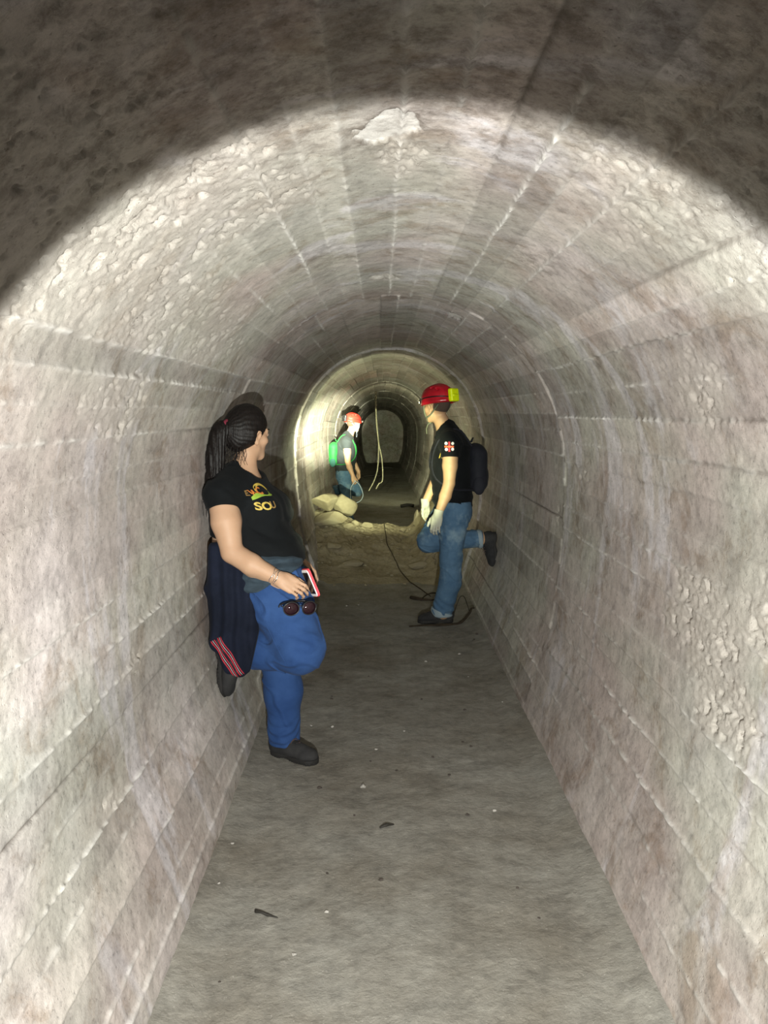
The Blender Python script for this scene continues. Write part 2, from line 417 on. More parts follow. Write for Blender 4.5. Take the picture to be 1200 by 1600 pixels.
# heap of clay and rubble across the tunnel
def mound_z(x, y):
    hc = 0.37 + 0.20 * sstep(-0.25, -0.7, x) + 0.34 * sstep(0.28, 0.62, x) + 0.05 * vnoise(x * 3, x * 0, seed=90)
    f = sstep(7.35, 9.15, y + 0.12 * vnoise(x * 2.5, y * 2.5, seed=91)); f = 0.35 * f + 0.65 * np.clip((y - 7.4) / 1.75, 0, 1)
    back = sstep(9.95, 9.3, y + 0.2 * vnoise(x * 3, y * 1.0, seed=93))
    h = hc * f * back
    env = np.clip(f * 2.2, 0, 1)
    t = fbm(x * 4.2, y * 4.2, oct=3, seed=92)
    h = h + env * (0.030 * (1 - np.abs(t) * 2.4) - 0.012 + 0.016 * fbm(x * 11, y * 11, oct=3, seed=94) + 0.010 * fbm(x * 40, y * 40, oct=3, seed=95))
    # shrinkage cracks that open towards the camera
    cr = np.abs(fbm(x * 2.6, y * 5.5, oct=3, seed=96))
    h = h - env * 0.06 * sstep(0.035, 0.0, cr) * (vnoise(x * 2, y * 2, seed=97) > 0.1)
    return h - 0.035 + 0.0 * x - 0.30 * sstep(9.2, 10.3, y)
mx = np.linspace(-0.9, 1.02, 200); my = np.linspace(7.15, 10.5, 330); MX, MY = np.meshgrid(mx, my, indexing='xy')
v = np.stack([MX, MY, mound_z(MX, MY)], -1).reshape(-1, 3); w = len(mx)
a = (np.arange(len(my) - 1)[:, None] * w + np.arange(w - 1)[None]).ravel()
tag(mesh_np('rubble_heap', v, np.stack([a, a + 1, a + w + 1, a + w], 1), M_EARTH, origin=(0.06, 8.6, 0)),
    'heap of yellowish clay and rubble blocking the tunnel floor behind the standing people', 'rubble heap', kind='stuff')
#PEOPLE
# ------------------------------------------------------------------ implicit surfaces for bodies and cloth
A3 = lambda *v: np.array(v, dtype=np.float64)
def smin(a, b, k):
    if k <= 0: return np.minimum(a, b)
    h = np.maximum(k - np.abs(a - b), 0) / k
    return np.minimum(a, b) - h * h * k * 0.25
def smax(a, b, k): return -smin(-a, -b, k)
class Prim:
    def __init__(s, f, lo, hi, k=0.02): s.f, s.lo, s.hi, s.k = f, np.array(lo), np.array(hi), k
def cap(a, b, ra, rb, k=0.02):
    a = A3(*a); b = A3(*b); ab = b - a; L2 = ab @ ab
    def f(p):
        t = np.clip(((p - a) @ ab) / L2, 0, 1)
        q = p - a - t[:, None] * ab
        return np.sqrt((q * q).sum(1)) - (ra + (rb - ra) * t)
    m = max(ra, rb); return Prim(f, np.minimum(a, b) - m, np.maximum(a, b) + m, k)
def ell(c, r, R=None, k=0.02):
    c = A3(*c); r = A3(*r); R = np.eye(3) if R is None else np.array(R)   # columns are the local axes
    def f(p):
        q = (p - c) @ R
        k0 = np.sqrt(((q / r) ** 2).sum(1)); k1 = np.sqrt(((q / (r * r)) ** 2).sum(1)) + 1e-9
        return k0 * (k0 - 1) / k1
    m = r.max(); return Prim(f, c - m, c + m, k)
def ecap(a, b, ra, rb, side, k=0.03):
    """tapered limb with an elliptical section: ra/rb = (radius along side, radius across)"""
    a = A3(*a); b = A3(*b); ab = b - a; L2 = ab @ ab; w = ab / math.sqrt(L2)
    u = A3(*side); u = u - w * (u @ w); u /= np.linalg.norm(u); v = np.cross(w, u)
    def f(p):
        t = np.clip(((p - a) @ ab) / L2, 0, 1)
        q = p - a - t[:, None] * ab
        r1 = ra[0] + (rb[0] - ra[0]) * t; r2 = ra[1] + (rb[1] - ra[1]) * t; r3 = np.minimum(r1, r2)
        x, y, z = q @ u, q @ v, q @ w
        k0 = np.sqrt((x / r1) ** 2 + (y / r2) ** 2 + (z / r3) ** 2); k1 = np.sqrt((x / r1 ** 2) ** 2 + (y / r2 ** 2) ** 2 + (z / r3 ** 2) ** 2) + 1e-9
        return k0 * (k0 - 1) / k1
    m = max(*ra, *rb); return Prim(f, np.minimum(a, b) - m, np.maximum(a, b) + m, k)
def box(c, h, r=0.0, R=None, k=0.0):
    c = A3(*c); h = A3(*h); R = np.eye(3) if R is None else np.array(R)
    def f(p):
        q = np.abs((p - c) @ R) - h + r
        return np.sqrt((np.maximum(q, 0) ** 2).sum(1)) + np.minimum(q.max(1), 0) - r
    m = np.linalg.norm(h); return Prim(f, c - m, c + m, k)
def group(prims, k=None, cut=(), off=0.0, fold=None):
    """smooth union of prims; cut = list of (point, outward normal, k) half spaces or Prims taken away"""
    lo = np.min([q.lo for q in prims], 0) - max(off, 0) - 0.01; hi = np.max([q.hi for q in prims], 0) + max(off, 0) + 0.01
    def f(p):
        d = np.full(len(p), 0.15)
        plo, phi = p.min(0) - 0.10, p.max(0) + 0.10
        for q in prims:
            if np.any(q.lo > phi) or np.any(q.hi < plo): continue
            d = smin(d, q.f(p), q.k)
        d = d - off
        if fold is not None: d = d + fold(p)
        for c in cut:
            if isinstance(c, Prim): d = smax(d, -c.f(p), 0.006)
            else: d = smax(d, (p - A3(*c[0])) @ (A3(*c[1]) / np.linalg.norm(c[1])), 0.006)
        return d
    return Prim(f, lo, hi, 0.02 if k is None else k)
def xf(prim, R, t, s=1.0, k=None):
    """prim defined in a local frame; R columns are local axes in world"""
    R = np.array(R); t = A3(*t)
    c = np.array([[a, b, d] for a in (prim.lo[0], prim.hi[0]) for b in (prim.lo[1], prim.hi[1]) for d in (prim.lo[2], prim.hi[2])])
    w = (c * s) @ R.T + t
    return Prim(lambda p: prim.f(((p - t) @ R) / s) * s, w.min(0), w.max(0), prim.k if k is None else k)
def frame(x, z):
    x = A3(*x); x /= np.linalg.norm(x); z = A3(*z); z = z - x * (z @ x); z /= np.linalg.norm(z)
    return np.stack([x, np.cross(z, x), z], 1)

def surface(name, prim, h, mat, parent=None, origin=(0, 0, 0), smooth_it=1):
    lo = prim.lo - 3 * h; B = 4
    n = (np.ceil((prim.hi + 3 * h - lo) / (h * B)).astype(int) + 1)
    cx = [lo[i] + (np.arange(n[i]) * B + (B - 1) / 2) * h for i in range(3)]
    Z, Yc, X = np.meshgrid(cx[2], cx[1], cx[0], indexing='ij')
    C = np.empty(Z.size, np.float32); P = np.stack([X.ravel(), Yc.ravel(), Z.ravel()], 1)
    ch = n[0] * n[1] * 6
    for i in range(0, len(P), ch): C[i:i + ch] = prim.f(P[i:i + ch])
    C = C.reshape(n[2], n[1], n[0])
    D = np.repeat(np.repeat(np.repeat(C, B, 0), B, 1), B, 2)
    near = np.abs(C) < h * B * 1.35
    iz, iy, ix = np.nonzero(near)
    o = np.arange(B)
    order = np.argsort(iz * 1000 + iy // 6, kind='stable'); iz, iy, ix = iz[order], iy[order], ix[order]
    step = 1500
    for i in range(0, len(iz), step):
        a, b, c = iz[i:i + step], iy[i:i + step], ix[i:i + step]
        Zi = (a[:, None, None, None] * B + o[None, :, None, None]); Yi = (b[:, None, None, None] * B + o[None, None, :, None]); Xi = (c[:, None, None, None] * B + o[None, None, None, :])
        Zi, Yi, Xi = [q.ravel() for q in np.broadcast_arrays(Zi, Yi, Xi)]
        p = np.stack([lo[0] + Xi * h, lo[1] + Yi * h, lo[2] + Zi * h], 1)
        D[Zi, Yi, Xi] = prim.f(p)
    ins = D < 0
    s = [slice(None, -1), slice(1, None)]
    cnt = sum(ins[s[a], s[b], s[c]].astype(np.int8) for a in (0, 1) for b in (0, 1) for c in (0, 1))
    act = (cnt > 0) & (cnt < 8)
    az, ay, ax = np.nonzero(act)
    vid = np.full(act.shape, -1, np.int32); vid[az, ay, ax] = np.arange(len(az))
    acc = np.zeros((len(az), 3)); num = np.zeros(len(az))
    corners = [(a, b, c) for a in (0, 1) for b in (0, 1) for c in (0, 1)]
    vals = {c: D[az + c[0], ay + c[1], ax + c[2]].astype(np.float64) for c in corners}
    for c1 in corners:
        for ax_i in range(3):
            if c1[ax_i]: continue
            c2 = list(c1); c2[ax_i] = 1; c2 = tuple(c2)
            v1, v2 = vals[c1], vals[c2]; m = (v1 < 0) != (v2 < 0)
            t = np.where(m, v1 / np.where(m, v1 - v2, 1), 0)
            pos = np.array([c1[2], c1[1], c1[0]], float)[None] + t[:, None] * np.array([c2[2] - c1[2], c2[1] - c1[1], c2[0] - c1[0]], float)[None]
            acc += np.where(m[:, None], pos, 0); num += m
    V = (acc / num[:, None] + np.stack([ax, ay, az], 1)) * h + lo
    F = []
    # faces around every grid edge that changes sign
    for d, (u, v) in ((2, (1, 0)), (1, (0, 2)), (0, (2, 1))):     # array axes: 0=z 1=y 2=x
        sl1 = [slice(None)] * 3; sl2 = [slice(None)] * 3
        sl1[d] = slice(None, -1); sl2[d] = slice(1, None)
        e = ins[tuple(sl1)] != ins[tuple(sl2)]
        g = list(np.nonzero(e)); okm = (g[u] > 0) & (g[v] > 0) & (g[u] < act.shape[u]) & (g[v] < act.shape[v])
        g = [q[okm] for q in g]
        flip = ins[tuple(g)]
        def vv(du, dv):
            q = [x.copy() for x in g]; q[u] = q[u] - du; q[v] = q[v] - dv
            return vid[tuple(q)]
        quad = np.stack([vv(0, 0), vv(1, 0), vv(1, 1), vv(0, 1)], 1)
        quad[~flip] = quad[~flip][:, ::-1]
        F.append(quad)
    F = np.concatenate(F); F = F[(F >= 0).all(1)]
    for _ in range(smooth_it):                          # one pass of Laplacian smoothing
        S_ = np.zeros_like(V); N_ = np.zeros(len(V))
        for a, b in ((0, 1), (1, 2), (2, 3), (3, 0)):
            np.add.at(S_, F[:, a], V[F[:, b]]); np.add.at(N_, F[:, a], 1)
            np.add.at(S_, F[:, b], V[F[:, a]]); np.add.at(N_, F[:, b], 1)
        V = V * 0.5 + 0.5 * S_ / np.maximum(N_, 1)[:, None]
    ob = mesh_np(name, V, F, mat, parent, origin)
    return ob

# ---- shared anatomy, in local frames
def head_prim(fem=False):
    P = [ell((-0.012, 0, 0.035), (0.094, 0.074, 0.096), k=0.02),
         ell((0.030, 0, -0.035), (0.060, 0.058 if not fem else 0.054, 0.070), k=0.03),
         ell((0.058, 0, -0.092), (0.026, 0.026, 0.020), k=0.03),
         cap((0.010, 0.045, -0.060), (0.055, 0.020, -0.095), 0.018, 0.014, k=0.025), cap((0.010, -0.045, -0.060), (0.055, -0.020, -0.095), 0.018, 0.014, k=0.025),
         cap((0.080, 0.022, 0.028), (0.072, 0.040, 0.022), 0.010, 0.009, k=0.02), cap((0.080, -0.022, 0.028), (0.072, -0.040, 0.022), 0.010, 0.009, k=0.02),
         ell((0.056, 0.042, -0.022), (0.022, 0.020, 0.018), k=0.02), ell((0.056, -0.042, -0.022), (0.022, 0.020, 0.018), k=0.02),
         cap((0.086, 0, 0.012), (0.106, 0, -0.026), 0.0065, 0.010, k=0.012),
         ell((0.098, 0.011, -0.031), (0.009, 0.0075, 0.0065), k=0.006), ell((0.098, -0.011, -0.031), (0.009, 0.0075, 0.0065), k=0.006),
         cap((0.083, 0.016, -0.058), (0.089, 0, -0.055), 0.005, 0.0065, k=0.006), cap((0.083, -0.016, -0.058), (0.089, 0, -0.055), 0.005, 0.0065, k=0.006),
         cap((0.081, 0.014, -0.067), (0.088, 0, -0.068), 0.005, 0.0075, k=0.006), cap((0.081, -0.014, -0.067), (0.088, 0, -0.068), 0.005, 0.0075, k=0.006)]
    cut = [ell((0.092, 0.031, 0.006), (0.014, 0.015, 0.010)), ell((0.092, -0.031, 0.006), (0.014, 0.015, 0.010))]
    g = group(P, cut=cut)
    ears = []
    for s in (1, -1):
        R = frame((0.96, 0, -0.25), (0.25, s * 0.35, 0.96))
        ears.append(group([ell((-0.008, s * 0.079, -0.004), (0.020, 0.008, 0.033), R, k=0.008), ell((-0.004, s * 0.076, -0.030), (0.010, 0.007, 0.012), k=0.008)],
                          cut=[ell((-0.003, s * 0.088, 0.002), (0.010, 0.007, 0.018), R)], k=0.006))
    lids = [ell((0.077, s * 0.031, 0.006), (0.012, 0.0135, 0.0115), k=0.003) for s in (1, -1)]
    return group([g] + ears + lids)
def hand_prim(curl=0.35, spread=1.0, thumb=(0.75, 0.62, -0.25), mirror=False, glove=0.0, fingers=None):
    m = -1 if mirror else 1
    P = [ell((0.045, 0, 0.0), (0.055, 0.040 + glove, 0.015 + glove), k=0.015), cap((0.0, 0, 0), (0.03, 0, 0), 0.025 + glove, 0.020 + glove, k=0.02),
         cap((0.03, m * 0.026, 0), (0.085, m * 0.030, 0.001), 0.013 + glove, 0.012 + glove, k=0.012), cap((0.03, -m * 0.024, 0), (0.080, -m * 0.031, -0.003), 0.013 + glove, 0.011 + glove, k=0.012),
         ell((0.028, m * 0.024, -0.010), (0.030, 0.017, 0.014), R=frame((0.8, m * 0.5, 0), (0, 0, 1)), k=0.015)]
    spec = [(0.029, (0.042, 0.026, 0.022), 0.0086), (0.010, (0.046, 0.029, 0.023), 0.0090), (-0.010, (0.043, 0.027, 0.022), 0.0085), (-0.029, (0.034, 0.021, 0.019), 0.0075)]
    for i, (y, ls, r) in enumerate(spec):
        c = curl if fingers is None else fingers[i]
        p = A3(0.088 - 0.006 * (i == 3) - 0.003 * (i == 0), m * y, 0.002); ang = 0.35 * c; yaw = m * spread * y * 2.2
        r = r + glove
        for j, ln in enumerate(ls):
            d = A3(math.cos(ang) * math.cos(yaw), math.cos(ang) * math.sin(yaw), -math.sin(ang))
            q = p + d * ln
            P.append(cap(p, q, r * (1 - 0.07 * j), r * (0.93 - 0.08 * j), k=0.004)); p = q; ang += c * (1.15, 0.75, 0)[j]
    t = A3(thumb[0], m * thumb[1], thumb[2]); t /= np.linalg.norm(t); p = A3(0.022, m * 0.026, -0.006)
    for j, (ln, r) in enumerate(((0.042, 0.0125), (0.032, 0.0105), (0.026, 0.0092))):
        q = p + t * ln; P.append(cap(p, q, r + glove, r * 0.92 + glove, k=0.008)); p = q
        t = t + A3(0.35, -m * 0.15, -0.05); t /= np.linalg.norm(t)
    return group(P, k=0.012)
def shoe_prims(high=0.13, Ls=1.0, w=1.0):
    up = group([ecap((0.035, 0, 0.052), (0.20, 0, 0.040), (0.040 * w, 0.048), (0.046 * w, 0.030), (0, 1, 0), k=0.02), ell((0.215, 0, 0.038), (0.052, 0.047 * w, 0.033), k=0.02),
                cap((0.038, 0, 0.06), (0.045, 0, high), 0.044 * w, 0.050 * w, k=0.03), cap((0.06, 0, 0.085), (0.16, 0, 0.055), 0.036, 0.03, k=0.03)],
               cut=[((0, 0, 0.018), (0, 0, -1)), ((0, 0, high), (0, 0, 1))], fold=lambda p: 0.0025 * fbm(p[:, 0] * 30, p[:, 1] * 30, p[:, 2] * 45, oct=2, seed=4))
    def sole(p):
        a = A3(0.035, 0.0); b = A3(0.220, 0.0); t = np.clip((p[:, 0] - a[0]) / (b[0] - a[0]), 0, 1)
        d = np.hypot(p[:, 0] - (a[0] + t * (b[0] - a[0])), p[:, 1]) - (0.041 + 0.009 * t - 0.008 * np.exp(-((t - 0.4) / 0.18) ** 2)) * w
        tread = 0.004 * (np.sin(p[:, 0] * 420) > 0.2) * (p[:, 2] < 0.010)
        arch = 0.008 * np.exp(-((p[:, 0] - 0.095) / 0.028) ** 2)
        return np.maximum(d + tread, np.maximum(-(p[:, 2] - arch), p[:, 2] - 0.026))
    return up, Prim(sole, A3(-0.02, -0.06, -0.005), A3(0.28, 0.06, 0.03), 0.0)
def add_shoe(owner, origin, name, pos, fwd, upv, mat, sole_mat, lace_mat, h=0.004, high=0.13, s=1.0, label=None):
    R = frame(fwd, upv); up, sole = shoe_prims(high)
    o = surface(name, xf(up, R, pos, s), h, mat, owner, origin)
    if label: o['label'] = label
    surface('sole', xf(sole, R, pos, s), h, sole_mat, o, origin, 0)
    bm = bmesh.new()
    T = lambda p: Vector(A3(*pos) + R @ (A3(*p) * s))
    for i in range(4):
        x = 0.088 + 0.022 * i; z = 0.112 - 0.0105 * i - (0.004 if i > 2 else 0)
        z0 = z + 0.012
        tube_bm(bm, [T((x, -0.030, z0 - 0.016)), T((x + 0.004, -0.012, z0 + 0.001)), T((x + 0.004, 0.012, z0 + 0.001)), T((x, 0.030, z0 - 0.016))], 0.0022 * s, 5)
        tube_bm(bm, [T((x, -0.022, z0 - 0.007)), T((x + 0.012, 0, z0 + 0.003)), T((x + 0.020, 0.022, z0 - 0.015))], 0.0022 * s, 5)
    for sg in (1, -1):
        tube_bm(bm, catmull([T((0.085, 0, 0.122)), T((0.082, sg * 0.02, 0.135)), T((0.088, sg * 0.042, 0.120)), T((0.092, sg * 0.02, 0.117)), T((0.086, 0, 0.122))], 4), 0.002 * s, 5)
    mesh_bm('laces', bm, lace_mat, o, origin)
    return o
def eyes(owner, origin, R, c, s=1.0):
    for sg in (1, -1):
        p = A3(*c) + R @ A3(0.0795, sg * 0.031, 0.006) * s
        bm = bmesh.new(); bmesh.ops.create_uvsphere(bm, u_segments=16, v_segments=10, radius=0.0108 * s, matrix=Matrix.Translation(p))
        e = mesh_bm('eye', bm, M_EYE, owner, origin)
        bm = bmesh.new(); q = A3(*c) + R @ A3(0.0865, sg * 0.031, 0.006) * s
        bmesh.ops.create_uvsphere(bm, u_segments=12, v_segments=8, radius=0.0048 * s, matrix=Matrix.Translation(q))
        mesh_bm('pupil', bm, M_PUPIL, e, origin)
        bm = bmesh.new(); pts = [A3(*c) + R @ A3(0.0885 - 0.006 * abs(t - 0.3), sg * (0.016 + 0.032 * t), 0.027 + 0.005 * math.sin(t * 2.6)) * s for t in np.linspace(0, 1, 6)]
        tube_bm(bm, pts, [0.0018, 0.003, 0.0032, 0.003, 0.0024, 0.001], 6)
        mesh_bm('eyebrow', bm, M_HAIR, owner, origin)
def folds(seed, amp=0.004, f=14, z=26):
    return lambda p: amp * fbm(p[:, 0] * f, p[:, 1] * f, p[:, 2] * z, oct=3, seed=seed)
def bvh_of(o):
    return BVHTree.FromPolygons([o.matrix_world @ v.co + (o.parent.location if o.parent else Vector()) for v in o.data.vertices] if False else [Vector(v.co) + ORG(o) for v in o.data.vertices], [p.vertices[:] for p in o.data.polygons])
def ORG(o):
    while o.parent is not None: o = o.parent
    return o.location.copy()
def project(bm, tree, direction, lift):
    d = Vector(direction).normalized()
    for v in bm.verts:
        loc, nor, i, dist = tree.ray_cast(v.co - d * 0.4, d)
        if loc is not None: v.co = loc - d * lift
def flat_text(txt, size, mat, parent, origin, centre, right, upv, tree, direction, lift=0.0015, squash=1.0, name='printed_lettering'):
    c = bpy.data.curves.new('lettering', 'FONT'); c.body = txt; c.size = size; c.align_x = 'CENTER'; c.align_y = 'CENTER'; c.resolution_u = 3; c.offset = size * 0.03
    t = bpy.data.objects.new('lettering', c); COL.objects.link(t)
    bpy.context.view_layer.update()
    me = bpy.data.meshes.new_from_object(t.evaluated_get(bpy.context.evaluated_depsgraph_get()))
    bpy.data.objects.remove(t)
    bm = bmesh.new(); bm.from_mesh(me)
    bmesh.ops.triangulate(bm, faces=bm.faces)
    r_, u_ = Vector(right).normalized(), Vector(upv).normalized()
    for v in bm.verts: v.co = Vector(centre) + r_ * v.co.x * squash + u_ * v.co.y
    project(bm, tree, direction, lift)
    return mesh_bm(name, bm, mat, parent, origin, smooth=False)
def poly_patch(bm, pts2, centre, right, upv):
    r_, u_ = Vector(right).normalized(), Vector(upv).normalized()
    return bm.faces.new([bm.verts.new(Vector(centre) + r_ * x + u_ * y) for x, y in pts2])

M_EYE = plain('eye_white', (0.8, 0.78, 0.75), 0.2); M_PUPIL = plain('dark_iris', (0.03, 0.02, 0.015), 0.15); M_HAIR = hair_mat()
M_SKIN = skin_mat('warm_skin', (0.44, 0.265, 0.165), (0.50, 0.31, 0.20)); M_SKIN_TAN = skin_mat('tanned_skin', (0.40, 0.235, 0.13), (0.47, 0.29, 0.17))
M_TEE = fabric('black_cotton', (0.0035, 0.004, 0.0045), (0.006, 0.007, 0.008), 800, 7, 0.010)
M_TEE_G = fabric('charcoal_cotton', (0.022, 0.027, 0.031), (0.032, 0.038, 0.042), 800, 7, 0.010)
M_JEAN = fabric('bright_blue_denim', (0.022, 0.056, 0.165), (0.034, 0.080, 0.215), 500, 8, 0.012)
M_JEAN2 = fabric('washed_blue_denim', (0.05, 0.10, 0.17), (0.08, 0.145, 0.225), 500, 11, 0.012, worn=(0.20, 0.28, 0.33))
M_CUFF = fabric('pale_denim_inside', (0.22, 0.27, 0.30), None, 500, 9, 0.004)
M_JACKET = fabric('navy_fleece', (0.006, 0.008, 0.016), (0.010, 0.013, 0.026), 300, 9, 0.012)
M_JACKET_LIT = fabric('navy_fleece_lit', (0.028, 0.042, 0.056), (0.042, 0.060, 0.078), 400, 13, 0.012)  # navy fleece again, with the light on the knotted sleeves painted into its colour
M_BOOT = fabric('dark_suede', (0.020, 0.020, 0.021), (0.042, 0.041, 0.041), 300, 12, 0.004, rough=0.8)
M_SOLE = plain('black_rubber', (0.014, 0.013, 0.012), 0.8, bumpy=0.001)
M_LACE = plain('dark_laces', (0.07, 0.045, 0.04), 0.8)
M_RED = plain('red_trim', (0.42, 0.02, 0.035), 0.7); M_WHITE = plain('white_trim', (0.7, 0.68, 0.66), 0.7)
M_GLOVE = fabric('white_cotton_glove', (0.36, 0.36, 0.29), (0.44, 0.43, 0.36), 600, 14, 0.004)
M_HELM = plain('red_helmet_shell', (0.42, 0.008, 0.018), 0.28, spec=0.6, scale=9, var=0.2)
M_HELM2 = plain('orange_red_helmet_shell', (0.62, 0.03, 0.02), 0.3, spec=0.6, scale=9, var=0.1)
M_NEON = plain('neon_yellow_plastic', (0.72, 0.85, 0.0), 0.45, emit=(0.75, 0.9, 0.0), es=0.0)
M_BLACKP = plain('black_plastic', (0.012, 0.012, 0.013), 0.4); M_STRAP = fabric('olive_webbing', (0.11, 0.12, 0.08), None, 400, 20, 0.001)
M_LENS = plain('lit_lamp_lens', (0.9, 0.8, 0.6), 0.2, emit=(1.0, 0.75, 0.35), es=14)
M_METAL = plain('silver_metal', (0.6, 0.6, 0.6), 0.25, metal=1.0)
M_PACKB = fabric('black_nylon', (0.010, 0.011, 0.015), (0.018, 0.018, 0.024), 500, 8, 0.010, rough=0.7)
M_PACKG = fabric('green_nylon', (0.010, 0.13, 0.022), (0.02, 0.18, 0.04), 500, 8, 0.006, rough=0.6); M_PACKD = fabric('dark_green_mesh', (0.02, 0.07, 0.06), None, 300, 8, 0.004)
M_ORANGE = plain('orange_print', (0.55, 0.17, 0.03), 0.6); M_YELLOW = plain('yellow_print', (0.50, 0.36, 0.06), 0.6); M_LIME = plain('lime_print', (0.25, 0.38, 0.04), 0.6); M_OCHRE = plain('ochre_print', (0.22, 0.13, 0.04), 0.6)

# ------------------------------------------------------------------ the woman against the left wall
def build_woman():
    O = (-0.44, 3.70, 0.0); h = 0.0042
    sk, jn = M_SKIN, M_JEAN
    f = (0.95, -0.30, 0)                                   # chest direction
    sd = (0.30, 0.95, 0)                                   # towards her left, away from the camera
    torso = [ecap((-0.585, 3.76, 0.80), (-0.580, 3.765, 0.92), (0.185, 0.165), (0.185, 0.180), sd, k=0.05),
             ecap((-0.580, 3.765, 0.92), (-0.600, 3.77, 1.04), (0.180, 0.180), (0.155, 0.160), sd, k=0.05),
             ecap((-0.600, 3.77, 1.04), (-0.630, 3.775, 1.17), (0.150, 0.150), (0.170, 0.130), sd, k=0.05),
             ecap((-0.630, 3.775, 1.17), (-0.645, 3.78, 1.245), (0.165, 0.125), (0.155, 0.085), sd, k=0.05),
             ell((-0.525, 3.675, 1.140), (0.075, 0.075, 0.080), k=0.05), ell((-0.495, 3.815, 1.140), (0.075, 0.075, 0.080), k=0.05),
             cap((-0.690, 3.625, 1.228), (-0.64, 3.77, 1.285), 0.062, 0.055, k=0.05), cap((-0.625, 3.920, 1.235), (-0.64, 3.79, 1.285), 0.062, 0.055, k=0.05)]
    uarm = [cap((-0.690, 3.605, 1.222), (-0.668, 3.565, 1.11), 0.063, 0.064, k=0.03), cap((-0.668, 3.565, 1.11), (-0.640, 3.535, 0.985), 0.063, 0.046, k=0.015)]
    farm = [cap((-0.640, 3.535, 0.985), (-0.555, 3.515, 0.935), 0.047, 0.047, k=0.012), cap((-0.555, 3.515, 0.935), (-0.435, 3.492, 0.880), 0.045, 0.027, k=0.015)]
    uarm2 = [cap((-0.625, 3.930, 1.222), (-0.600, 3.985, 1.08), 0.073, 0.070, k=0.04), cap((-0.600, 3.985, 1.08), (-0.555, 4.00, 0.99), 0.068, 0.050, k=0.03)]
    farm2 = [cap((-0.555, 4.00, 0.99), (-0.40, 3.93, 0.885), 0.048, 0.029, k=0.03)]
    neck = [cap((-0.640, 3.785, 1.27), (-0.610, 3.80, 1.40), 0.057, 0.050, k=0.04)]
    Hc = (-0.606, 3.830, 1.478); HR = frame((0.70, 0.71, -0.04), (0.05, 0.0, 1))
    head = xf(head_prim(True), HR, Hc, 0.98, k=0.025)
    thighR = [ecap((-0.485, 3.655, 0.815), (-0.350, 3.490, 0.590), (0.150, 0.155), (0.092, 0.098), (0.8, -0.6, 0), k=0.05), ell((-0.345, 3.480, 0.560), (0.088, 0.08, 0.082), k=0.04)]
    shinR = [ecap((-0.350, 3.490, 0.548), (-0.500, 3.570, 0.545), (0.070, 0.074), (0.075, 0.078), (0, 1, 0), k=0.03), ecap((-0.500, 3.570, 0.545), (-0.625, 3.580, 0.535), (0.073, 0.076), (0.055, 0.058), (0, 1, 0), k=0.03)]
    legL = [ecap((-0.560, 3.860, 0.80), (-0.470, 3.770, 0.45), (0.135, 0.135), (0.078, 0.078), (1, 0, 0), k=0.05), ecap((-0.470, 3.770, 0.45), (-0.452, 3.735, 0.30), (0.076, 0.076), (0.078, 0.078), (1, 0, 0), k=0.04),
            ecap((-0.452, 3.735, 0.30), (-0.450, 3.708, 0.09), (0.072, 0.072), (0.061, 0.063), (1, 0, 0), k=0.04)]
    feet = [cap((-0.625, 3.565, 0.535), (-0.670, 3.572, 0.52), 0.042, 0.033), cap((-0.672, 3.572, 0.52), (-0.672, 3.572, 0.38), 0.028, 0.022), cap((-0.450, 3.705, 0.13), (-0.468, 3.708, 0.06), 0.042, 0.032), cap((-0.468, 3.708, 0.05), (-0.35, 3.638, 0.040), 0.027, 0.020)]
    Rr = frame((0.80, -0.10, -0.42), (0.15, -0.85, 0.50))
    handR = xf(hand_prim(fingers=(0.55, 0.62, 0.7, 0.8), thumb=(0.85, 0.40, -0.40)), Rr, (-0.438, 3.492, 0.882), 0.92, k=0.015)
    Rl = frame((0.75, -0.35, -0.55), (0.1, 0.6, 0.7))
    handL = xf(hand_prim(curl=0.4, mirror=True), Rl, (-0.400, 3.93, 0.885), 0.92, k=0.015)
    body = group(torso + uarm + farm + uarm2 + farm2 + neck + [head] + thighR + shinR + legL + feet + [handR, handL])
    root = surface('person', body, h, sk, None, O)
    tag(root, 'woman in black t-shirt and bright blue jeans leaning back on the left wall', 'person')
    eyes(root, O, HR, Hc, 0.98)
    # t-shirt
    creases = lambda p: -0.008 * sstep(0.10, 0.0, np.abs(fbm(p[:, 0] * 3, p[:, 1] * 3, (p[:, 2] + 0.5 * p[:, 0]) * 7, oct=2, seed=78))) + 0.003 * fbm(p[:, 0] * 9, p[:, 1] * 9, p[:, 2] * 14, oct=2, seed=3) + 0.005 * np.sin((p[:, 2] * 1.0 + p[:, 0] * 0.55 + 0.02 * vnoise(p[:, 0] * 8, p[:, 1] * 8, p[:, 2] * 8)) * 75) * sstep(1.10, 0.98, p[:, 2]) * sstep(-0.60, -0.48, p[:, 0])
    sl1 = group([cap((-0.690, 3.608, 1.222), (-0.662, 3.555, 1.08), 0.071, 0.075, k=0.03)], cut=[((-0.670, 3.570, 1.183), (0.16, -0.25, -1.0))], k=0.03)
    sl2 = group([cap((-0.625, 3.930, 1.222), (-0.595, 3.99, 1.06), 0.073, 0.080, k=0.03)], cut=[((-0.600, 3.97, 1.165), (0.05, 0.2, -1.0))], k=0.03)
    tee = group([group(torso + [ell((-0.53, 3.73, 0.95), (0.170, 0.170, 0.12), k=0.05)] + [cap((-0.640, 3.785, 1.25), (-0.630, 3.79, 1.315), 0.075, 0.060, k=0.03)], off=0.008), sl1, sl2], off=0.002, fold=creases,
                cut=[((-0.38, 3.75, 0.918), (-0.30, 0, -1)), cap((-0.640, 3.785, 1.30), (-0.560, 3.765, 1.365), 0.060, 0.085), cap((-0.64, 3.785, 1.315), (-0.62, 3.79, 1.42), 0.060, 0.062)])
    t = surface('t_shirt', tee, h, M_TEE, root, O)
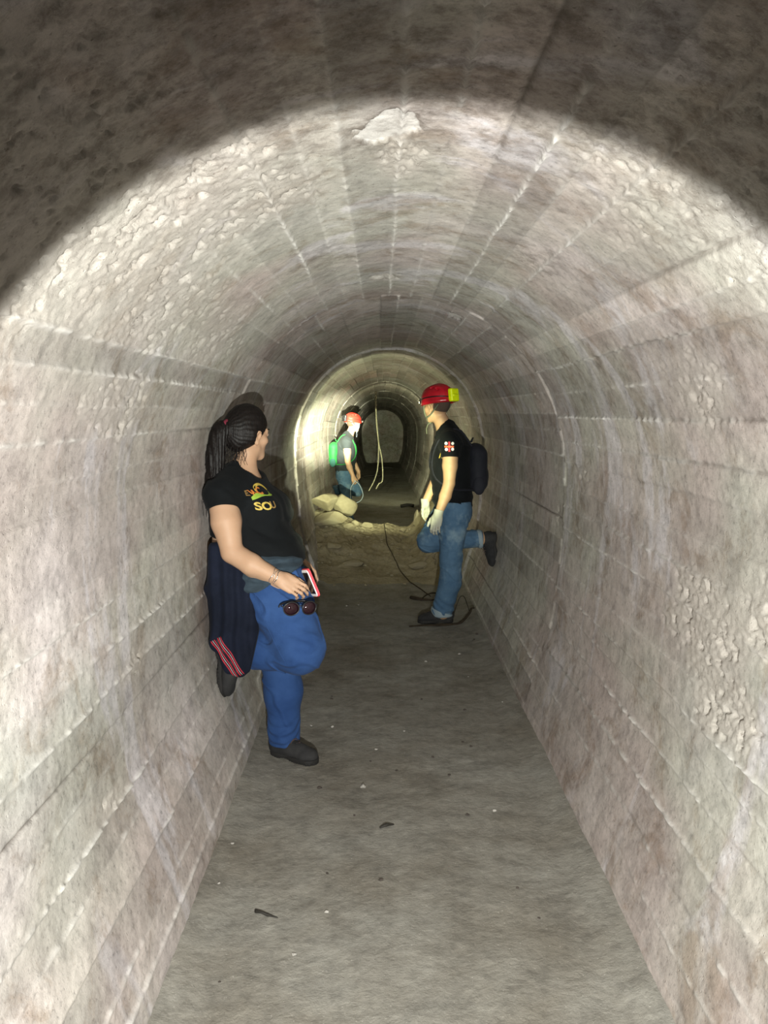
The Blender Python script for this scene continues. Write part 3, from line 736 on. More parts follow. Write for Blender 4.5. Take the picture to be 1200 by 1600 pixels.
    tree = bvh_of(t)
    # chest print, laid on the cloth
    dr = Vector((-0.80, 0.60, 0.0)); rt = Vector((0.60, 0.80, 0.0)); c0 = Vector((-0.515, 3.640, 1.205))
    z3 = Vector((0, 0, 1))
    for txt, dx, dz, sz, m in (('E', -0.062, 0.026, 0.030, M_OCHRE), ('W', -0.036, 0.026, 0.034, M_ORANGE), ('C', -0.010, 0.034, 0.040, M_ORANGE), ('S', -0.046, -0.030, 0.046, M_YELLOW), ('O', -0.018, -0.030, 0.046, M_YELLOW), ('U', 0.010, -0.026, 0.040, M_OCHRE)):
        flat_text(txt, sz, m, t, O, c0 + rt * dx + z3 * dz, rt, z3, tree, dr)
    bm = bmesh.new()
    n = 14
    for i in range(n):                                     # the curved swoosh between the two lines
        a, b = i / n, (i + 1) / n
        def q(t, s): return c0 + rt * (-0.058 + 0.10 * t) + z3 * (0.004 + 0.010 * math.sin(t * 5.0) + 0.030 * t * t + s * (0.006 + 0.004 * math.sin(t * 7)))
        bm.faces.new([bm.verts.new(v) for v in (q(a, -1), q(b, -1), q(b, 1), q(a, 1))])
    project(bm, tree, dr, 0.0015); mesh_bm('printed_swoosh', bm, M_LIME, t, O, smooth=False)
    bm = bmesh.new()
    for i in range(n):
        a, b = i / n * math.pi, (i + 1) / n * math.pi
        def q(t, s): return c0 + rt * (0.012 + math.cos(t) * (0.030 + s)) + z3 * (0.034 + math.sin(t) * (0.022 + s))
        bm.faces.new([bm.verts.new(v) for v in (q(a, 0), q(b, 0), q(b, 0.010), q(a, 0.010))])
    project(bm, tree, dr, 0.0015); mesh_bm('printed_arc', bm, M_YELLOW, t, O, smooth=False)
    # jeans
    jf = lambda p: 0.004 * fbm(p[:, 0] * 8, p[:, 1] * 8, p[:, 2] * 16, oct=3, seed=8) + 0.0035 * np.sin(p[:, 2] * 130 + 14 * vnoise(p[:, 0] * 5, p[:, 1] * 5, p[:, 2] * 5)) * np.maximum(sstep(0.22, 0.13, p[:, 2]), 0.5 * sstep(0.10, 0.02, np.abs(p[:, 2] - 0.76))) - 0.007 * sstep(0.09, 0.0, np.abs(fbm(p[:, 0] * 3.2, p[:, 1] * 3.2, (p[:, 2] + 0.35 * p[:, 0]) * 8.5, oct=2, seed=77)))
    legR = group(thighR + shinR, cut=[((-0.618, 3.565, 0.53), (-1, 0.25, 0))], k=0.03)
    lL = group(legL, cut=[((-0.44, 3.70, 0.070), (0, 0, -1))], k=0.04)
    jeans = surface('jeans', group([group(torso[:1], k=0.05), legR, lL], off=0.009, fold=jf, cut=[((-0.5, 3.7, 0.90), (0, 0, 1))]), h, jn, root, O)
    bm = bmesh.new(); tr = bvh_of(jeans)
    pts = []
    for i in range(25):                                    # side seam down the raised thigh
        s = i / 24; p = Vector((-0.545 + 0.10 * s + 0.05 * s * s, 3.3, 0.83 - 0.30 * s)); loc = tr.ray_cast(p, Vector((0, 1, 0)))[0]
        if loc: pts.append(loc - Vector((0, 0.001, 0)))
    if len(pts) > 3: tube_bm(bm, pts, 0.0013, 5); mesh_bm('side_seam', bm, jn, jeans, O)
    # fleece tied around the hips: hanging panel over the near hip, sleeves knotted in front
    hang = [ecap((-0.665, 3.60, 0.99), (-0.660, 3.555, 0.83), (0.085, 0.045), (0.105, 0.055), (1, 0, 0), k=0.04),
            ecap((-0.660, 3.555, 0.83), (-0.625, 3.485, 0.62), (0.105, 0.050), (0.112, 0.042), (1, 0, 0), k=0.04),
            ecap((-0.625, 3.485, 0.62), (-0.605, 3.470, 0.49), (0.112, 0.040), (0.070, 0.032), (1, 0, 0), k=0.03)]
    jk = lambda p: 0.006 * np.sin(p[:, 0] * 85 + 5 * vnoise(p[:, 0] * 4, p[:, 1] * 4, p[:, 2] * 3)) + 0.004 * fbm(p[:, 0] * 12, p[:, 1] * 12, p[:, 2] * 6, oct=2, seed=14)
    jacket = surface('tied_jacket', group(hang, fold=jk, cut=[((-0.742, 3.5, 0.60), (-1.0, 0, -0.60)), ((-0.530, 3.5, 0.62), (1.0, 0, -0.22))]), h, M_JACKET, root, O)
    jacket['label'] = 'dark navy fleece jacket tied round the waist'
    band = group([group(torso[:2] + thighR[:1], k=0.05)], off=0.020, fold=lambda p: 0.005 * np.sin(p[:, 2] * 150 + p[:, 0] * 12 + 3 * vnoise(p[:, 0] * 9, p[:, 1] * 9, p[:, 2] * 9)),
                 cut=[((-0.5, 3.7, 0.975), (0.10, 0, 1)), ((-0.45, 3.6, 0.868), (0.45, 0.1, -1)), ((-0.70, 3.6, 0.9), (-1, 0, 0))])
    knot = [ell((-0.385, 3.70, 0.865), (0.060, 0.055, 0.045), k=0.03), cap((-0.385, 3.68, 0.865), (-0.325, 3.640, 0.80), 0.045, 0.030, k=0.02), cap((-0.41, 3.66, 0.86), (-0.36, 3.600, 0.80), 0.035, 0.022, k=0.02)]
    surface('knotted_sleeves', group([band] + knot, fold=lambda p: 0.002 * np.sin((p[:, 0] - p[:, 2]) * 90)), h, M_JACKET_LIT, jacket, O)
    tr = bvh_of(jacket)
    for i, (m, w) in enumerate(((M_RED, 0.005), (M_WHITE, 0.0015), (M_RED, 0.004), (M_BLACKP, 0.003), (M_RED, 0.005), (M_WHITE, 0.0015), (M_RED, 0.004))):
        pts = []
        d0 = 0.006 + i * 0.0068
        for s in np.linspace(0.0, 1.0, 24):
            p = Vector((-0.728 + 0.098 * s + d0, 3.2, 0.612 - 0.160 * s + d0 * 0.5)); hit = tr.ray_cast(p, Vector((0, 1, 0)))
            if hit[0] is not None: pts.append(hit[0])
        if len(pts) > 3:
            bm = bmesh.new(); tube_bm(bm, pts, w * 0.62, 6); mesh_bm('striped_trim', bm, m, jacket, O)
    # boots
    add_shoe(root, O, 'boot', (-0.505, 3.728, 0.0), (0.86, -0.50, 0), (0, 0, 1), M_BOOT, M_SOLE, M_LACE, 0.004, 0.155, 0.93)
    b2 = add_shoe(root, O, 'boot', (-0.722, 3.575, 0.580), (0.05, -0.02, -1), (1, -0.12, 0.05), M_BOOT, M_SOLE, M_LACE, 0.004, 0.12, 0.93)
    # hair
    def hcut(p): 
        return p
    skull = ell((-0.016, 0, 0.043), (0.104, 0.086, 0.104), k=0.02)
    back = ell((-0.062, 0.0, 0.005), (0.070, 0.074, 0.080), k=0.04)
    hairp = group([skull, back, cap((-0.03, -0.060, 0.0), (-0.075, -0.020, -0.035), 0.032, 0.035, k=0.03)], cut=[ell((0.095, 0, -0.055), (0.100, 0.12, 0.115)), ell((0.0, -0.085, -0.010), (0.022, 0.03, 0.036)), ell((0.0, 0.085, -0.010), (0.022, 0.03, 0.036)), ((0.03, 0, -0.068), (0.25, 0, -1))],
                  fold=lambda p: 0.0010 * np.sin(np.arctan2(p[:, 1] + 1e-6, p[:, 2] - 0.02) * 26 + 2 * vnoise(p[:, 0] * 30, p[:, 1] * 30, p[:, 2] * 30)))
    hw = [xf(hairp, HR, Hc, 0.98)]
    tail0 = (-0.690, 3.752, 1.515)
    tl_ = catmull([(-0.668, 3.760, 1.515), (-0.712, 3.735, 1.500), (-0.735, 3.722, 1.42), (-0.742, 3.715, 1.34), (-0.752, 3.690, 1.26), (-0.760, 3.665, 1.215)], 4)
    tr_ = np.interp(np.linspace(0, 1, len(tl_)), [0, 0.2, 0.5, 0.8, 1], [0.024, 0.036, 0.040, 0.026, 0.008])
    tail = group([cap(tl_[i], tl_[i + 1], tr_[i], tr_[i + 1], k=0.015) for i in range(len(tl_) - 1)], fold=lambda p: 0.003 * np.sin(p[:, 0] * 330 + p[:, 1] * 260 + 3 * vnoise(p[:, 0] * 9, p[:, 1] * 9, p[:, 2] * 9)), k=0.01)
    hair = surface('hair', group(hw + [tail]), 0.0036, M_HAIR, root, O)
    bm = bmesh.new(); r = random.Random(5)
    for i in range(46):                                    # loose strands at the nape and along the tail
        a = Vector((-0.640 + r.uniform(-0.05, 0.03), 3.745 + r.uniform(-0.02, 0.03), 1.43 + r.uniform(-0.02, 0.04)))
        b = a + Vector((r.uniform(-0.05, 0.02), r.uniform(-0.04, 0.0), -r.uniform(0.05, 0.12)))
        tube_bm(bm, catmull([a, (a + b) / 2 + Vector((r.uniform(-0.015, 0.02), -0.012, 0)), b], 4), 0.0011, 4)
    for i in range(40):
        k_ = r.randrange(4, len(tl_) - 2); a = Vector(tl_[k_]) + Vector((r.uniform(-0.02, 0.025), -0.02, r.uniform(-0.02, 0.02)))
        b = a + Vector((r.uniform(-0.03, 0.03), r.uniform(-0.02, 0.01), -r.uniform(0.06, 0.13)))
        tube_bm(bm, catmull([a, (a + b) / 2 + Vector((r.uniform(-0.01, 0.01), -0.01, 0)), b], 4), 0.0011, 4)
    mesh_bm('loose_strands', bm, M_HAIR, hair, O)
    bm = bmesh.new(); tube_bm(bm, [Vector((-0.690, 3.748, 1.508)) + Vector((0.25, 0.97, 0)).normalized() * math.cos(t) * 0.036 + Vector((0.1, 0, 1)) * math.sin(t) * 0.036 for t in np.linspace(0, 2 * math.pi, 18)[:-1]], 0.010, 8, closed=True)
    tie = mesh_bm('hair_tie', bm, plain('maroon_hair_tie', (0.16, 0.012, 0.03), 0.8), root, O); tie['label'] = 'dark red hair tie'
    # bracelets round the near wrist
    w0 = Vector((-0.448, 3.494, 0.886)); d = Vector((0.85, -0.16, -0.38)).normalized(); u = d.orthogonal().normalized(); v = d.cross(u)
    for k_, (o_, rr, tw) in enumerate(((0.0, 0.0300, 0.0016), (0.010, 0.0300, 0.0022), (-0.012, 0.0318, 0.0014))):
        bm = bmesh.new(); tube_bm(bm, [w0 + d * (o_ + 0.004 * math.sin(3 * t + k_)) + (u * math.cos(t) + v * math.sin(t)) * (rr + 0.0012 * math.sin(14 * t)) for t in np.linspace(0, 2 * math.pi, 61)[:-1]], tw, 6, closed=True)
        mesh_bm('bracelet', bm, M_METAL, root, O)
    return root
woman = build_woman()

# things in her hand
O = (-0.345, 3.43, 0.79)
tilt = Matrix.Rotation(math.radians(4), 4, 'Y') @ Matrix.Rotation(math.radians(28), 4, 'Z') @ Matrix.Scale(1.22, 4)
ctr = Vector((-0.335, 3.405, 0.783))
glasses = bpy.data.objects.new('sunglasses', None); COL.objects.link(glasses); glasses.location = ctr
tag(glasses, 'dark round sunglasses hanging from the fingers of the woman in blue jeans', 'sunglasses')
for sx in (-1, 1):
    bm = bmesh.new(); c = Vector((sx * 0.033, 0, -0.012))
    ring = [c + Vector((math.cos(t) * 0.027, 0.004 * abs(math.cos(t)) * sx * math.cos(t), math.sin(t) * 0.023)) for t in np.linspace(0, 2 * math.pi, 29)[:-1]]
    tube_bm(bm, [tilt @ p + ctr for p in ring], 0.0026, 8, closed=True)
    fr = mesh_bm('lens_frame', bm, M_BLACKP, glasses, ctr)
    bm = bmesh.new(); vs = [bm.verts.new(tilt @ p + ctr) for p in ring]; vc = bm.verts.new(tilt @ (c + Vector((0, -0.003, 0))) + ctr)
    vb = [bm.verts.new(tilt @ (p + Vector((0, 0.002, 0))) + ctr) for p in ring]; vcb = bm.verts.new(tilt @ (c + Vector((0, -0.001, 0))) + ctr)
    for i in range(28):
        bm.faces.new((vs[i], vs[(i + 1) % 28], vc)); bm.faces.new((vb[(i + 1) % 28], vb[i], vcb)); bm.faces.new((vs[(i + 1) % 28], vs[i], vb[i], vb[(i + 1) % 28]))
    mesh_bm('lens', bm, plain('dark_red_lens', (0.02, 0.006, 0.010), 0.08, spec=0.8), fr, ctr)
    bm = bmesh.new(); tube_bm(bm, [tilt @ p + ctr for p in catmull([(sx * 0.061, 0.002, -0.004), (sx * 0.066, 0.012, -0.003), (sx * 0.050, 0.035, 0.0), (sx * 0.02, 0.045 + 0.004 * sx, 0.003), (-sx * 0.045, 0.048 + 0.004 * sx, -0.004), (-sx * 0.060, 0.05, -0.018)], 4)], 0.0024, 6)
    mesh_bm('temple', bm, M_BLACKP, glasses, ctr)
bm = bmesh.new(); tube_bm(bm, [tilt @ Vector(p) + ctr for p in ((-0.008, 0, -0.006), (0, -0.001, -0.001), (0.008, 0, -0.006))], 0.0022, 6); mesh_bm('bridge', bm, M_BLACKP, glasses, ctr)

def rounded_slab(w, hh, th, r, n=8):
    pts = []
    for cx, cz, a0 in ((w/2-r, hh/2-r, 0), (-w/2+r, hh/2-r, 90), (-w/2+r, -hh/2+r, 180), (w/2-r, -hh/2+r, 270)):
        for i in range(n + 1):
            a = math.radians(a0 + 90 * i / n); pts.append((cx + r * math.cos(a), cz + r * math.sin(a)))
    return pts
pc = Vector((-0.300, 3.480, 0.862)); PR = Matrix.Rotation(math.radians(-22), 4, 'Y') @ Matrix.Rotation(math.radians(-62), 4, 'Z')
phone = bpy.data.objects.new('mobile_phone', None); COL.objects.link(phone); phone.location = pc
tag(phone, 'white phone in a red case held upright behind the sunglasses', 'phone')
def slab(name, pts, y0, y1, mat, bev=0.0015):
    bm = bmesh.new(); A = [bm.verts.new(PR @ Vector((x, y0, z)) + pc) for x, z in pts]; B = [bm.verts.new(PR @ Vector((x, y1, z)) + pc) for x, z in pts]
    bm.faces.new(A); bm.faces.new(B[::-1])
    for i in range(len(pts)): bm.faces.new((A[i - 1], A[i], B[i], B[i - 1]))
    bmesh.ops.bevel(bm, geom=[e for e in bm.edges if len(e.link_faces) == 2 and any(len(f.verts) > 4 for f in e.link_faces)], offset=bev, segments=2, affect='EDGES')
    return mesh_bm(name, bm, mat, phone, pc, smooth=False)
slab('phone_case', rounded_slab(0.072, 0.128, 0.01, 0.012), -0.002, 0.008, plain('coral_red_case', (0.75, 0.06, 0.08), 0.5))
slab('phone_body', rounded_slab(0.067, 0.122, 0.01, 0.011), -0.0055, -0.001, plain('white_phone', (0.85, 0.84, 0.84), 0.3))
slab('screen', rounded_slab(0.058, 0.098, 0.01, 0.002), -0.0068, -0.005, plain('dark_screen', (0.01, 0.01, 0.012), 0.1))
M_STUB = plain('cropped_brown_hair', (0.06, 0.038, 0.026), 0.9, bumpy=0.001, scale=200)
# ------------------------------------------------------------------ the two men
def build_man(O, sx, look, tee_m, jean_m, skin, h, near_left, gloves, shoe_m, helm_m, label, beam, watts, far=False):
    m = lambda x, y, z: (O[0] + sx * x, O[1] + y, O[2] + z)
    d = lambda x, y, z: (sx * x, y, z)
    sd = (0, 1, 0)
    torso = [ecap(m(0.05, 0, 0.85), m(0.045, 0, 0.96), (0.165, 0.125), (0.155, 0.120), sd, k=0.05),
             ecap(m(0.035, 0, 0.96), m(0.025, 0, 1.12), (0.155, 0.130), (0.165, 0.135), sd, k=0.05),
             ecap(m(0.025, 0, 1.12), m(0.025, 0, 1.30), (0.165, 0.135), (0.180, 0.125), sd, k=0.05),
             ecap(m(0.025, 0, 1.30), m(0.010, 0, 1.40), (0.175, 0.115), (0.130, 0.070), sd, k=0.05),
             cap(m(0.010, -0.165, 1.375), m(0, 0, 1.430), 0.060, 0.055, k=0.05), cap(m(0.010, 0.165, 1.375), m(0, 0, 1.430), 0.060, 0.055, k=0.05)]
    armN = [cap(m(0.005, -0.185, 1.372), m(-0.002, -0.205, 1.20), 0.060, 0.055, k=0.03), cap(m(-0.002, -0.205, 1.20), m(-0.008, -0.222, 1.075), 0.053, 0.042, k=0.015),
            cap(m(-0.008, -0.222, 1.075), m(-0.035, -0.232, 0.985), 0.043, 0.043, k=0.01), cap(m(-0.035, -0.232, 0.985), m(-0.085, -0.250, 0.860), 0.042, 0.028, k=0.015)]
    armF = [cap(m(0.005, 0.185, 1.372), m(-0.03, 0.205, 1.20), 0.060, 0.055, k=0.03), cap(m(-0.03, 0.205, 1.20), m(-0.06, 0.222, 1.085), 0.053, 0.042, k=0.015),
            cap(m(-0.06, 0.222, 1.085), m(-0.155, 0.205, 0.895), 0.044, 0.029, k=0.015)]
    neck = [cap(m(0.0, 0, 1.40), m(-0.055, 0.008, 1.53), 0.062, 0.056, k=0.04)]
    Hc = m(-0.085, 0.012, 1.625); lk = (sx * look[0], look[1], look[2]); HR = frame(lk, (0, 0, 1))
    head = xf(head_prim(), HR, Hc, 1.02, k=0.025)
    legN = [ecap(m(0.045, -0.075, 0.87), m(0.020, -0.085, 0.50), (0.100, 0.112), (0.066, 0.068), sd, k=0.04), ecap(m(0.020, -0.085, 0.50), m(0.020, -0.065, 0.32), (0.066, 0.068), (0.068, 0.070), sd, k=0.03),
            ecap(m(0.020, -0.065, 0.32), m(-0.035, -0.025, 0.09), (0.068, 0.070), (0.068, 0.072), sd, k=0.03)]
    thF = [ecap(m(0.040, 0.085, 0.87), m(-0.130, 0.095, 0.625), (0.100, 0.112), (0.072, 0.074), sd, k=0.04), ell(m(-0.138, 0.097, 0.598), (0.074, 0.070, 0.072), k=0.03)]
    shF = [ecap(m(-0.135, 0.097, 0.598), m(0.05, 0.115, 0.615), (0.062, 0.066), (0.066, 0.070), sd, k=0.03), ecap(m(0.05, 0.115, 0.615), m(0.270, 0.140, 0.615), (0.066, 0.070), (0.054, 0.056), sd, k=0.03)]
    feet = [cap(m(-0.03, -0.02, 0.12), m(-0.015, -0.02, 0.06), 0.045, 0.035), cap(m(-0.015, -0.02, 0.05), m(-0.15, -0.035, 0.045), 0.03, 0.025),
            cap(m(0.27, 0.14, 0.615), m(0.335, 0.14, 0.61), 0.042, 0.033), cap(m(0.34, 0.14, 0.61), m(0.34, 0.14, 0.48), 0.028, 0.024)]
    RN = frame(d(-0.22, -0.10, -1), d(-0.35, -0.9, 0.1)); RF = frame(d(0.05, 0.0, -1), d(-0.6, 0.6, 0.1))
    kw = dict(curl=0.55 if not far else 0.9)
    hN = xf(hand_prim(mirror=near_left, **kw), RN, m(-0.086, -0.251, 0.858), 0.93, k=0.015)
    hF = xf(hand_prim(mirror=not near_left, **kw), RF, m(-0.156, 0.205, 0.893), 0.93, k=0.015)
    root = surface('person', group(torso + armN + armF + neck + [head] + legN + thF + shF + feet + [hN, hF]), h, skin, None, O)
    tag(root, label, 'person'); eyes(root, O, HR, Hc, 1.02)
    slN = group([cap(m(0.005, -0.185, 1.372), m(-0.002, -0.208, 1.20), 0.068, 0.068, k=0.03)], cut=[(m(0, -0.2, 1.262), (0, -0.15, -1))], k=0.03)
    slF = group([cap(m(0.005, 0.185, 1.372), m(-0.03, 0.208, 1.20), 0.068, 0.068, k=0.03)], cut=[(m(-0.02, 0.2, 1.262), (0, 0.15, -1))], k=0.03)
    tee = group([group(torso + [cap(m(0.0, 0, 1.40), m(-0.02, 0, 1.455), 0.076, 0.064, k=0.03)], off=0.009), slN, slF], off=0.002,
                fold=lambda p: -0.007 * sstep(0.10, 0.0, np.abs(fbm(p[:, 0] * 3, p[:, 1] * 3, (p[:, 2] + 0.5 * p[:, 0]) * 7, oct=2, seed=80))) + 0.003 * fbm(p[:, 0] * 9, p[:, 1] * 9, p[:, 2] * 14, oct=2, seed=3) + 0.003 * np.sin((p[:, 2] + 0.4 * p[:, 0] + 0.02 * vnoise(p[:, 0] * 8, p[:, 1] * 8, p[:, 2] * 8)) * 80) * sstep(O[2] + 1.15, O[2] + 1.0, p[:, 2]),
                cut=[(m(0, 0, 0.885), (0, 0, -1)), cap(m(-0.015, 0, 1.44), m(-0.085, 0.005, 1.52), 0.058, 0.075), cap(m(-0.05, 0, 1.42), m(-0.15, 0, 1.42), 0.03, 0.05)])
    t = surface('t_shirt', tee, h, tee_m, root, O)
    jf = lambda p: 0.004 * fbm(p[:, 0] * 9, p[:, 1] * 9, p[:, 2] * 18, oct=3, seed=18) + 0.004 * np.sin((p[:, 2] + 0.3 * p[:, 0]) * 110 + 12 * vnoise(p[:, 0] * 6, p[:, 1] * 6, p[:, 2] * 6)) * np.maximum(sstep(O[2] + 0.24, O[2] + 0.12, p[:, 2]), 0.6 * sstep(0.14, 0.02, np.abs(p[:, 2] - O[2] - 0.74))) - 0.006 * sstep(0.09, 0.0, np.abs(fbm(p[:, 0] * 3.5, p[:, 1] * 3.5, (p[:, 2] + 0.3 * p[:, 0]) * 9, oct=2, seed=79)))
    jN = group(legN, cut=[(m(0, 0, 0.062), (0, 0, -1))], k=0.04); jS = group(thF + shF, cut=[(m(0.272, 0.14, 0.615), d(1, 0.05, 0))], k=0.04)
    j = surface('jeans', group([group(torso[:1], k=0.05), jN, jS], off=0.010, fold=jf, cut=[(m(0, 0, 0.93), (0, 0, 1))]), h, jean_m, root, O)
    cfN = group(legN[-1:], off=0.015, cut=[(m(0, 0, 0.050), (0, 0, -1)), (m(0, 0, 0.082), d(0.35, 0, 1))]); cfF = group(shF[-1:], off=0.016, cut=[(m(0.278, 0.14, 0.615), d(1, 0.05, 0.1)), (m(0.243, 0.14, 0.615), d(-1, -0.05, -0.1))])
    if not far:
        for c in (cfN, cfF):
            q = surface('turned_up_cuff', c, h, M_CUFF, j, O); q['label'] = 'pale turned-up jeans cuff'
    add_shoe(root, O, 'boot', m(0.045, -0.012, 0.0), d(-1, -0.12, 0), (0, 0, 1), shoe_m, M_SOLE, M_LACE, max(h, 0.0045), 0.14, 1.0)
    add_shoe(root, O, 'boot', m(0.388, 0.145, 0.665), d(0.04, 0.0, -1), d(-1, -0.05, -0.02), shoe_m, M_SOLE, M_LACE, max(h, 0.0045), 0.135, 1.0)
    if gloves:
        for RR, pos, mir, fa in ((RN, m(-0.086, -0.251, 0.858), near_left, armN[-1]), (RF, m(-0.156, 0.205, 0.893), not near_left, armF[-1])):
            g = surface('glove', group([xf(hand_prim(mirror=mir, glove=0.0012, **kw), RR, pos, 0.96), cap(A3(*pos) - RR[:, 0] * 0.035, A3(*pos) + RR[:, 0] * 0.01, 0.036, 0.032, k=0.012)],
                                        cut=[(A3(*pos) - RR[:, 0] * 0.030, -RR[:, 0])]), 0.004, M_GLOVE, root, O)
            g['label'] = 'white cotton work glove'
    nape = group([ell((-0.012, 0, 0.033), (0.097, 0.077, 0.099), k=0.02)], cut=[((-0.020, 0, 0), (1, 0, 0.35)), ((0, 0, -0.022), (0.2, 0, -1))])
    surface('hair', xf(nape, HR, Hc, 1.02), 0.005, M_STUB, root, O)
    # helmet
    HU = HR @ np.array([[math.cos(0.16), 0, math.sin(0.16)], [0, 1, 0], [-math.sin(0.16), 0, math.cos(0.16)]])
    c0 = A3(*Hc) + HR @ A3(-0.012, 0, 0.062)
    W = lambda x, y, z: tuple(c0 + HU @ A3(x, y, z))
    ridge = lambda p: -0.004 * np.exp(-(p[:, 1] / 0.016) ** 2) - 0.003 * np.exp(-((np.abs(p[:, 1]) - 0.058) / 0.010) ** 2)
    vents = [ell((-0.01 + 0.045 * i, s * 0.072, 0.065 - 0.012 * abs(i)), (0.019, 0.010, 0.014)) for i in (-1, 0, 1) for s in (1, -1)]
    shell = group([ell((0, 0, 0), (0.135, 0.112, 0.105)), ecap((-0.02, 0, -0.030), (0.03, 0, -0.030), (0.118, 0.012), (0.118, 0.012), (0, 1, 0), k=0.02) if False else ell((0.0, 0, -0.030), (0.142, 0.118, 0.030), k=0.02)],
                  fold=ridge, cut=[((0, 0, -0.045), (0, 0, -1)), ell((0, 0, -0.03), (0.118, 0.096, 0.080))] + vents)
    he = surface('helmet', xf(shell, HU, c0), min(h, 0.005), helm_m, root, O); he['label'] = 'red climbing helmet with headlamp'
    bm = bmesh.new(); tube_bm(bm, [W(0.138 * math.cos(a), 0.114 * math.sin(a), -0.012 + 0.018 * abs(math.sin(a))) for a in np.linspace(0, 2 * math.pi, 40)[:-1]], 0.0045, 6, closed=True)
    mesh_bm('lamp_strap', bm, M_BLACKP, he, O)
    lamp = surface('headlamp', group([xf(box((0, 0, 0), (0.018, 0.030, 0.022), 0.008), HU, W(0.148, 0, -0.004)), cap(W(0.155, 0, -0.004), W(0.172, 0, -0.006), 0.020, 0.019, k=0.006)], cut=[(W(0.176, 0, 0), HU[:, 0])]), 0.004, M_BLACKP, he, O, 0)
    bm = bmesh.new(); bmesh.ops.create_uvsphere(bm, u_segments=18, v_segments=10, radius=0.015, matrix=Matrix.Translation(W(0.172, 0, -0.006)))
    mesh_bm('lens', bm, M_LENS, lamp, O)
    q0 = A3(*W(0.190, 0, -0.008)); spot('headlamp_light', tuple(q0), beam, watts, (0.97, 1.0, 0.62), 23.0, 0.25, 0.008)
    bx = surface('battery_box', group([xf(box((0, 0, 0), (0.020, 0.044, 0.048), 0.012), HU, W(-0.146, 0, 0.004)), xf(box((0, 0, 0), (0.012, 0.030, 0.006), 0.003), HU, W(-0.165, 0, 0.0))]), 0.004, M_NEON if not far else M_BLACKP, he, O)
    bx['label'] = 'neon yellow battery box on the back of the helmet' if not far else 'black battery box on the back of the helmet'
    bm = bmesh.new()
    H2 = lambda x, y, z: tuple(A3(*Hc) + HR @ A3(x, y, z) * 1.02)
    for s in (1, -1):
        chin = H2(0.060, s * 0.012, -0.118)
        tube_bm(bm, catmull([H2(0.055, s * 0.083, 0.03), H2(0.050, s * 0.076, -0.045), chin], 5), 0.0055, 6)
        tube_bm(bm, catmull([H2(-0.075, s * 0.075, 0.02), H2(-0.01, s * 0.076, -0.055), H2(0.040, s * 0.062, -0.085), chin], 5), 0.0055, 6)
    tube_bm(bm, [H2(0.060, -0.014, -0.118), H2(0.060, 0.014, -0.118)], 0.009, 6)
    tube_bm(bm, catmull([H2(0.062, 0.012, -0.120), H2(0.075, 0.020, -0.16), H2(0.070, 0.022, -0.20)], 4), 0.003, 6)
    mesh_bm('chin_strap', bm, M_STRAP if not far else M_CUFF, he, O)
    return root, t, m, d

man, man_tee, mm, md = build_man((0.50, 6.20, 0.0), 1, (-0.72, 0.69, 0.03), M_TEE, M_JEAN2, M_SKIN_TAN, 0.005, True, True, M_BOOT, M_HELM,
    'man in black t-shirt, white gloves and red helmet leaning on the right wall', beam=(-0.42, 14.0, 0.75), watts=270)
O2 = man.location[:]
tr = bvh_of(man_tee); c0 = Vector(mm(-0.012, -0.26, 1.340)); ex, ez, ey = Vector((1, 0, 0)), Vector((0, 0, 1)), Vector((0, 1, 0))
def strip_patch(x0, x1, z0, z1, mat, name, lift=0.0015, n=6, c=c0):
    bm = bmesh.new(); g = [[bm.verts.new(c + ex * (x0 + (x1 - x0) * i / n) + ez * (z0 + (z1 - z0) * j / n)) for i in range(n + 1)] for j in range(n + 1)]
    for j in range(n):
        for i in range(n): bm.faces.new((g[j][i], g[j][i + 1], g[j + 1][i + 1], g[j + 1][i]))
    project(bm, tr, ey, lift); return mesh_bm(name, bm, mat, man_tee, O2, smooth=False)
strip_patch(-0.007, 0.007, -0.036, 0.036, M_RED, 'flag_patch'); strip_patch(-0.033, 0.033, -0.006, 0.006, plain('orange_red_print', (0.8, 0.12, 0.04), 0.6), 'flag_patch', 0.0018)
for a, b in ((-0.022, 0.022), (0.024, 0.022), (-0.020, -0.021), (0.024, -0.019)):
    bm = bmesh.new(); vc = bm.verts.new(c0 + ex * a + ez * b); ring = [bm.verts.new(c0 + ex * (a + 0.0105 * math.cos(t)) + ez * (b + 0.0125 * math.sin(t) * (1 if math.sin(t) > 0 else 0.8))) for t in np.linspace(0, 2 * math.pi, 15)[:-1]]
    for i in range(14): bm.faces.new((ring[i - 1], ring[i], vc))
    project(bm, tr, ey, 0.0017); mesh_bm('flag_patch', bm, M_WHITE, man_tee, O2, smooth=False)
flat_text('A', 0.055, M_YELLOW, man_tee, O2, Vector(mm(-0.108, -0.30, 1.27)), (0.8, -0.6, 0), (0, 0, 1), tr, (0.3, 0.95, 0), 0.002)
man2, man2_tee, fm, fd = build_man((-0.50, 12.6, -0.21), -1, (-0.80, 0.60, 0.02), M_TEE_G, M_JEAN2, M_SKIN, 0.0075, False, False, M_BOOT, M_HELM2,
    'man in grey t-shirt and red helmet standing behind the rocks on the left', beam=(0.6, 18.0, 0.9), watts=320, far=True)

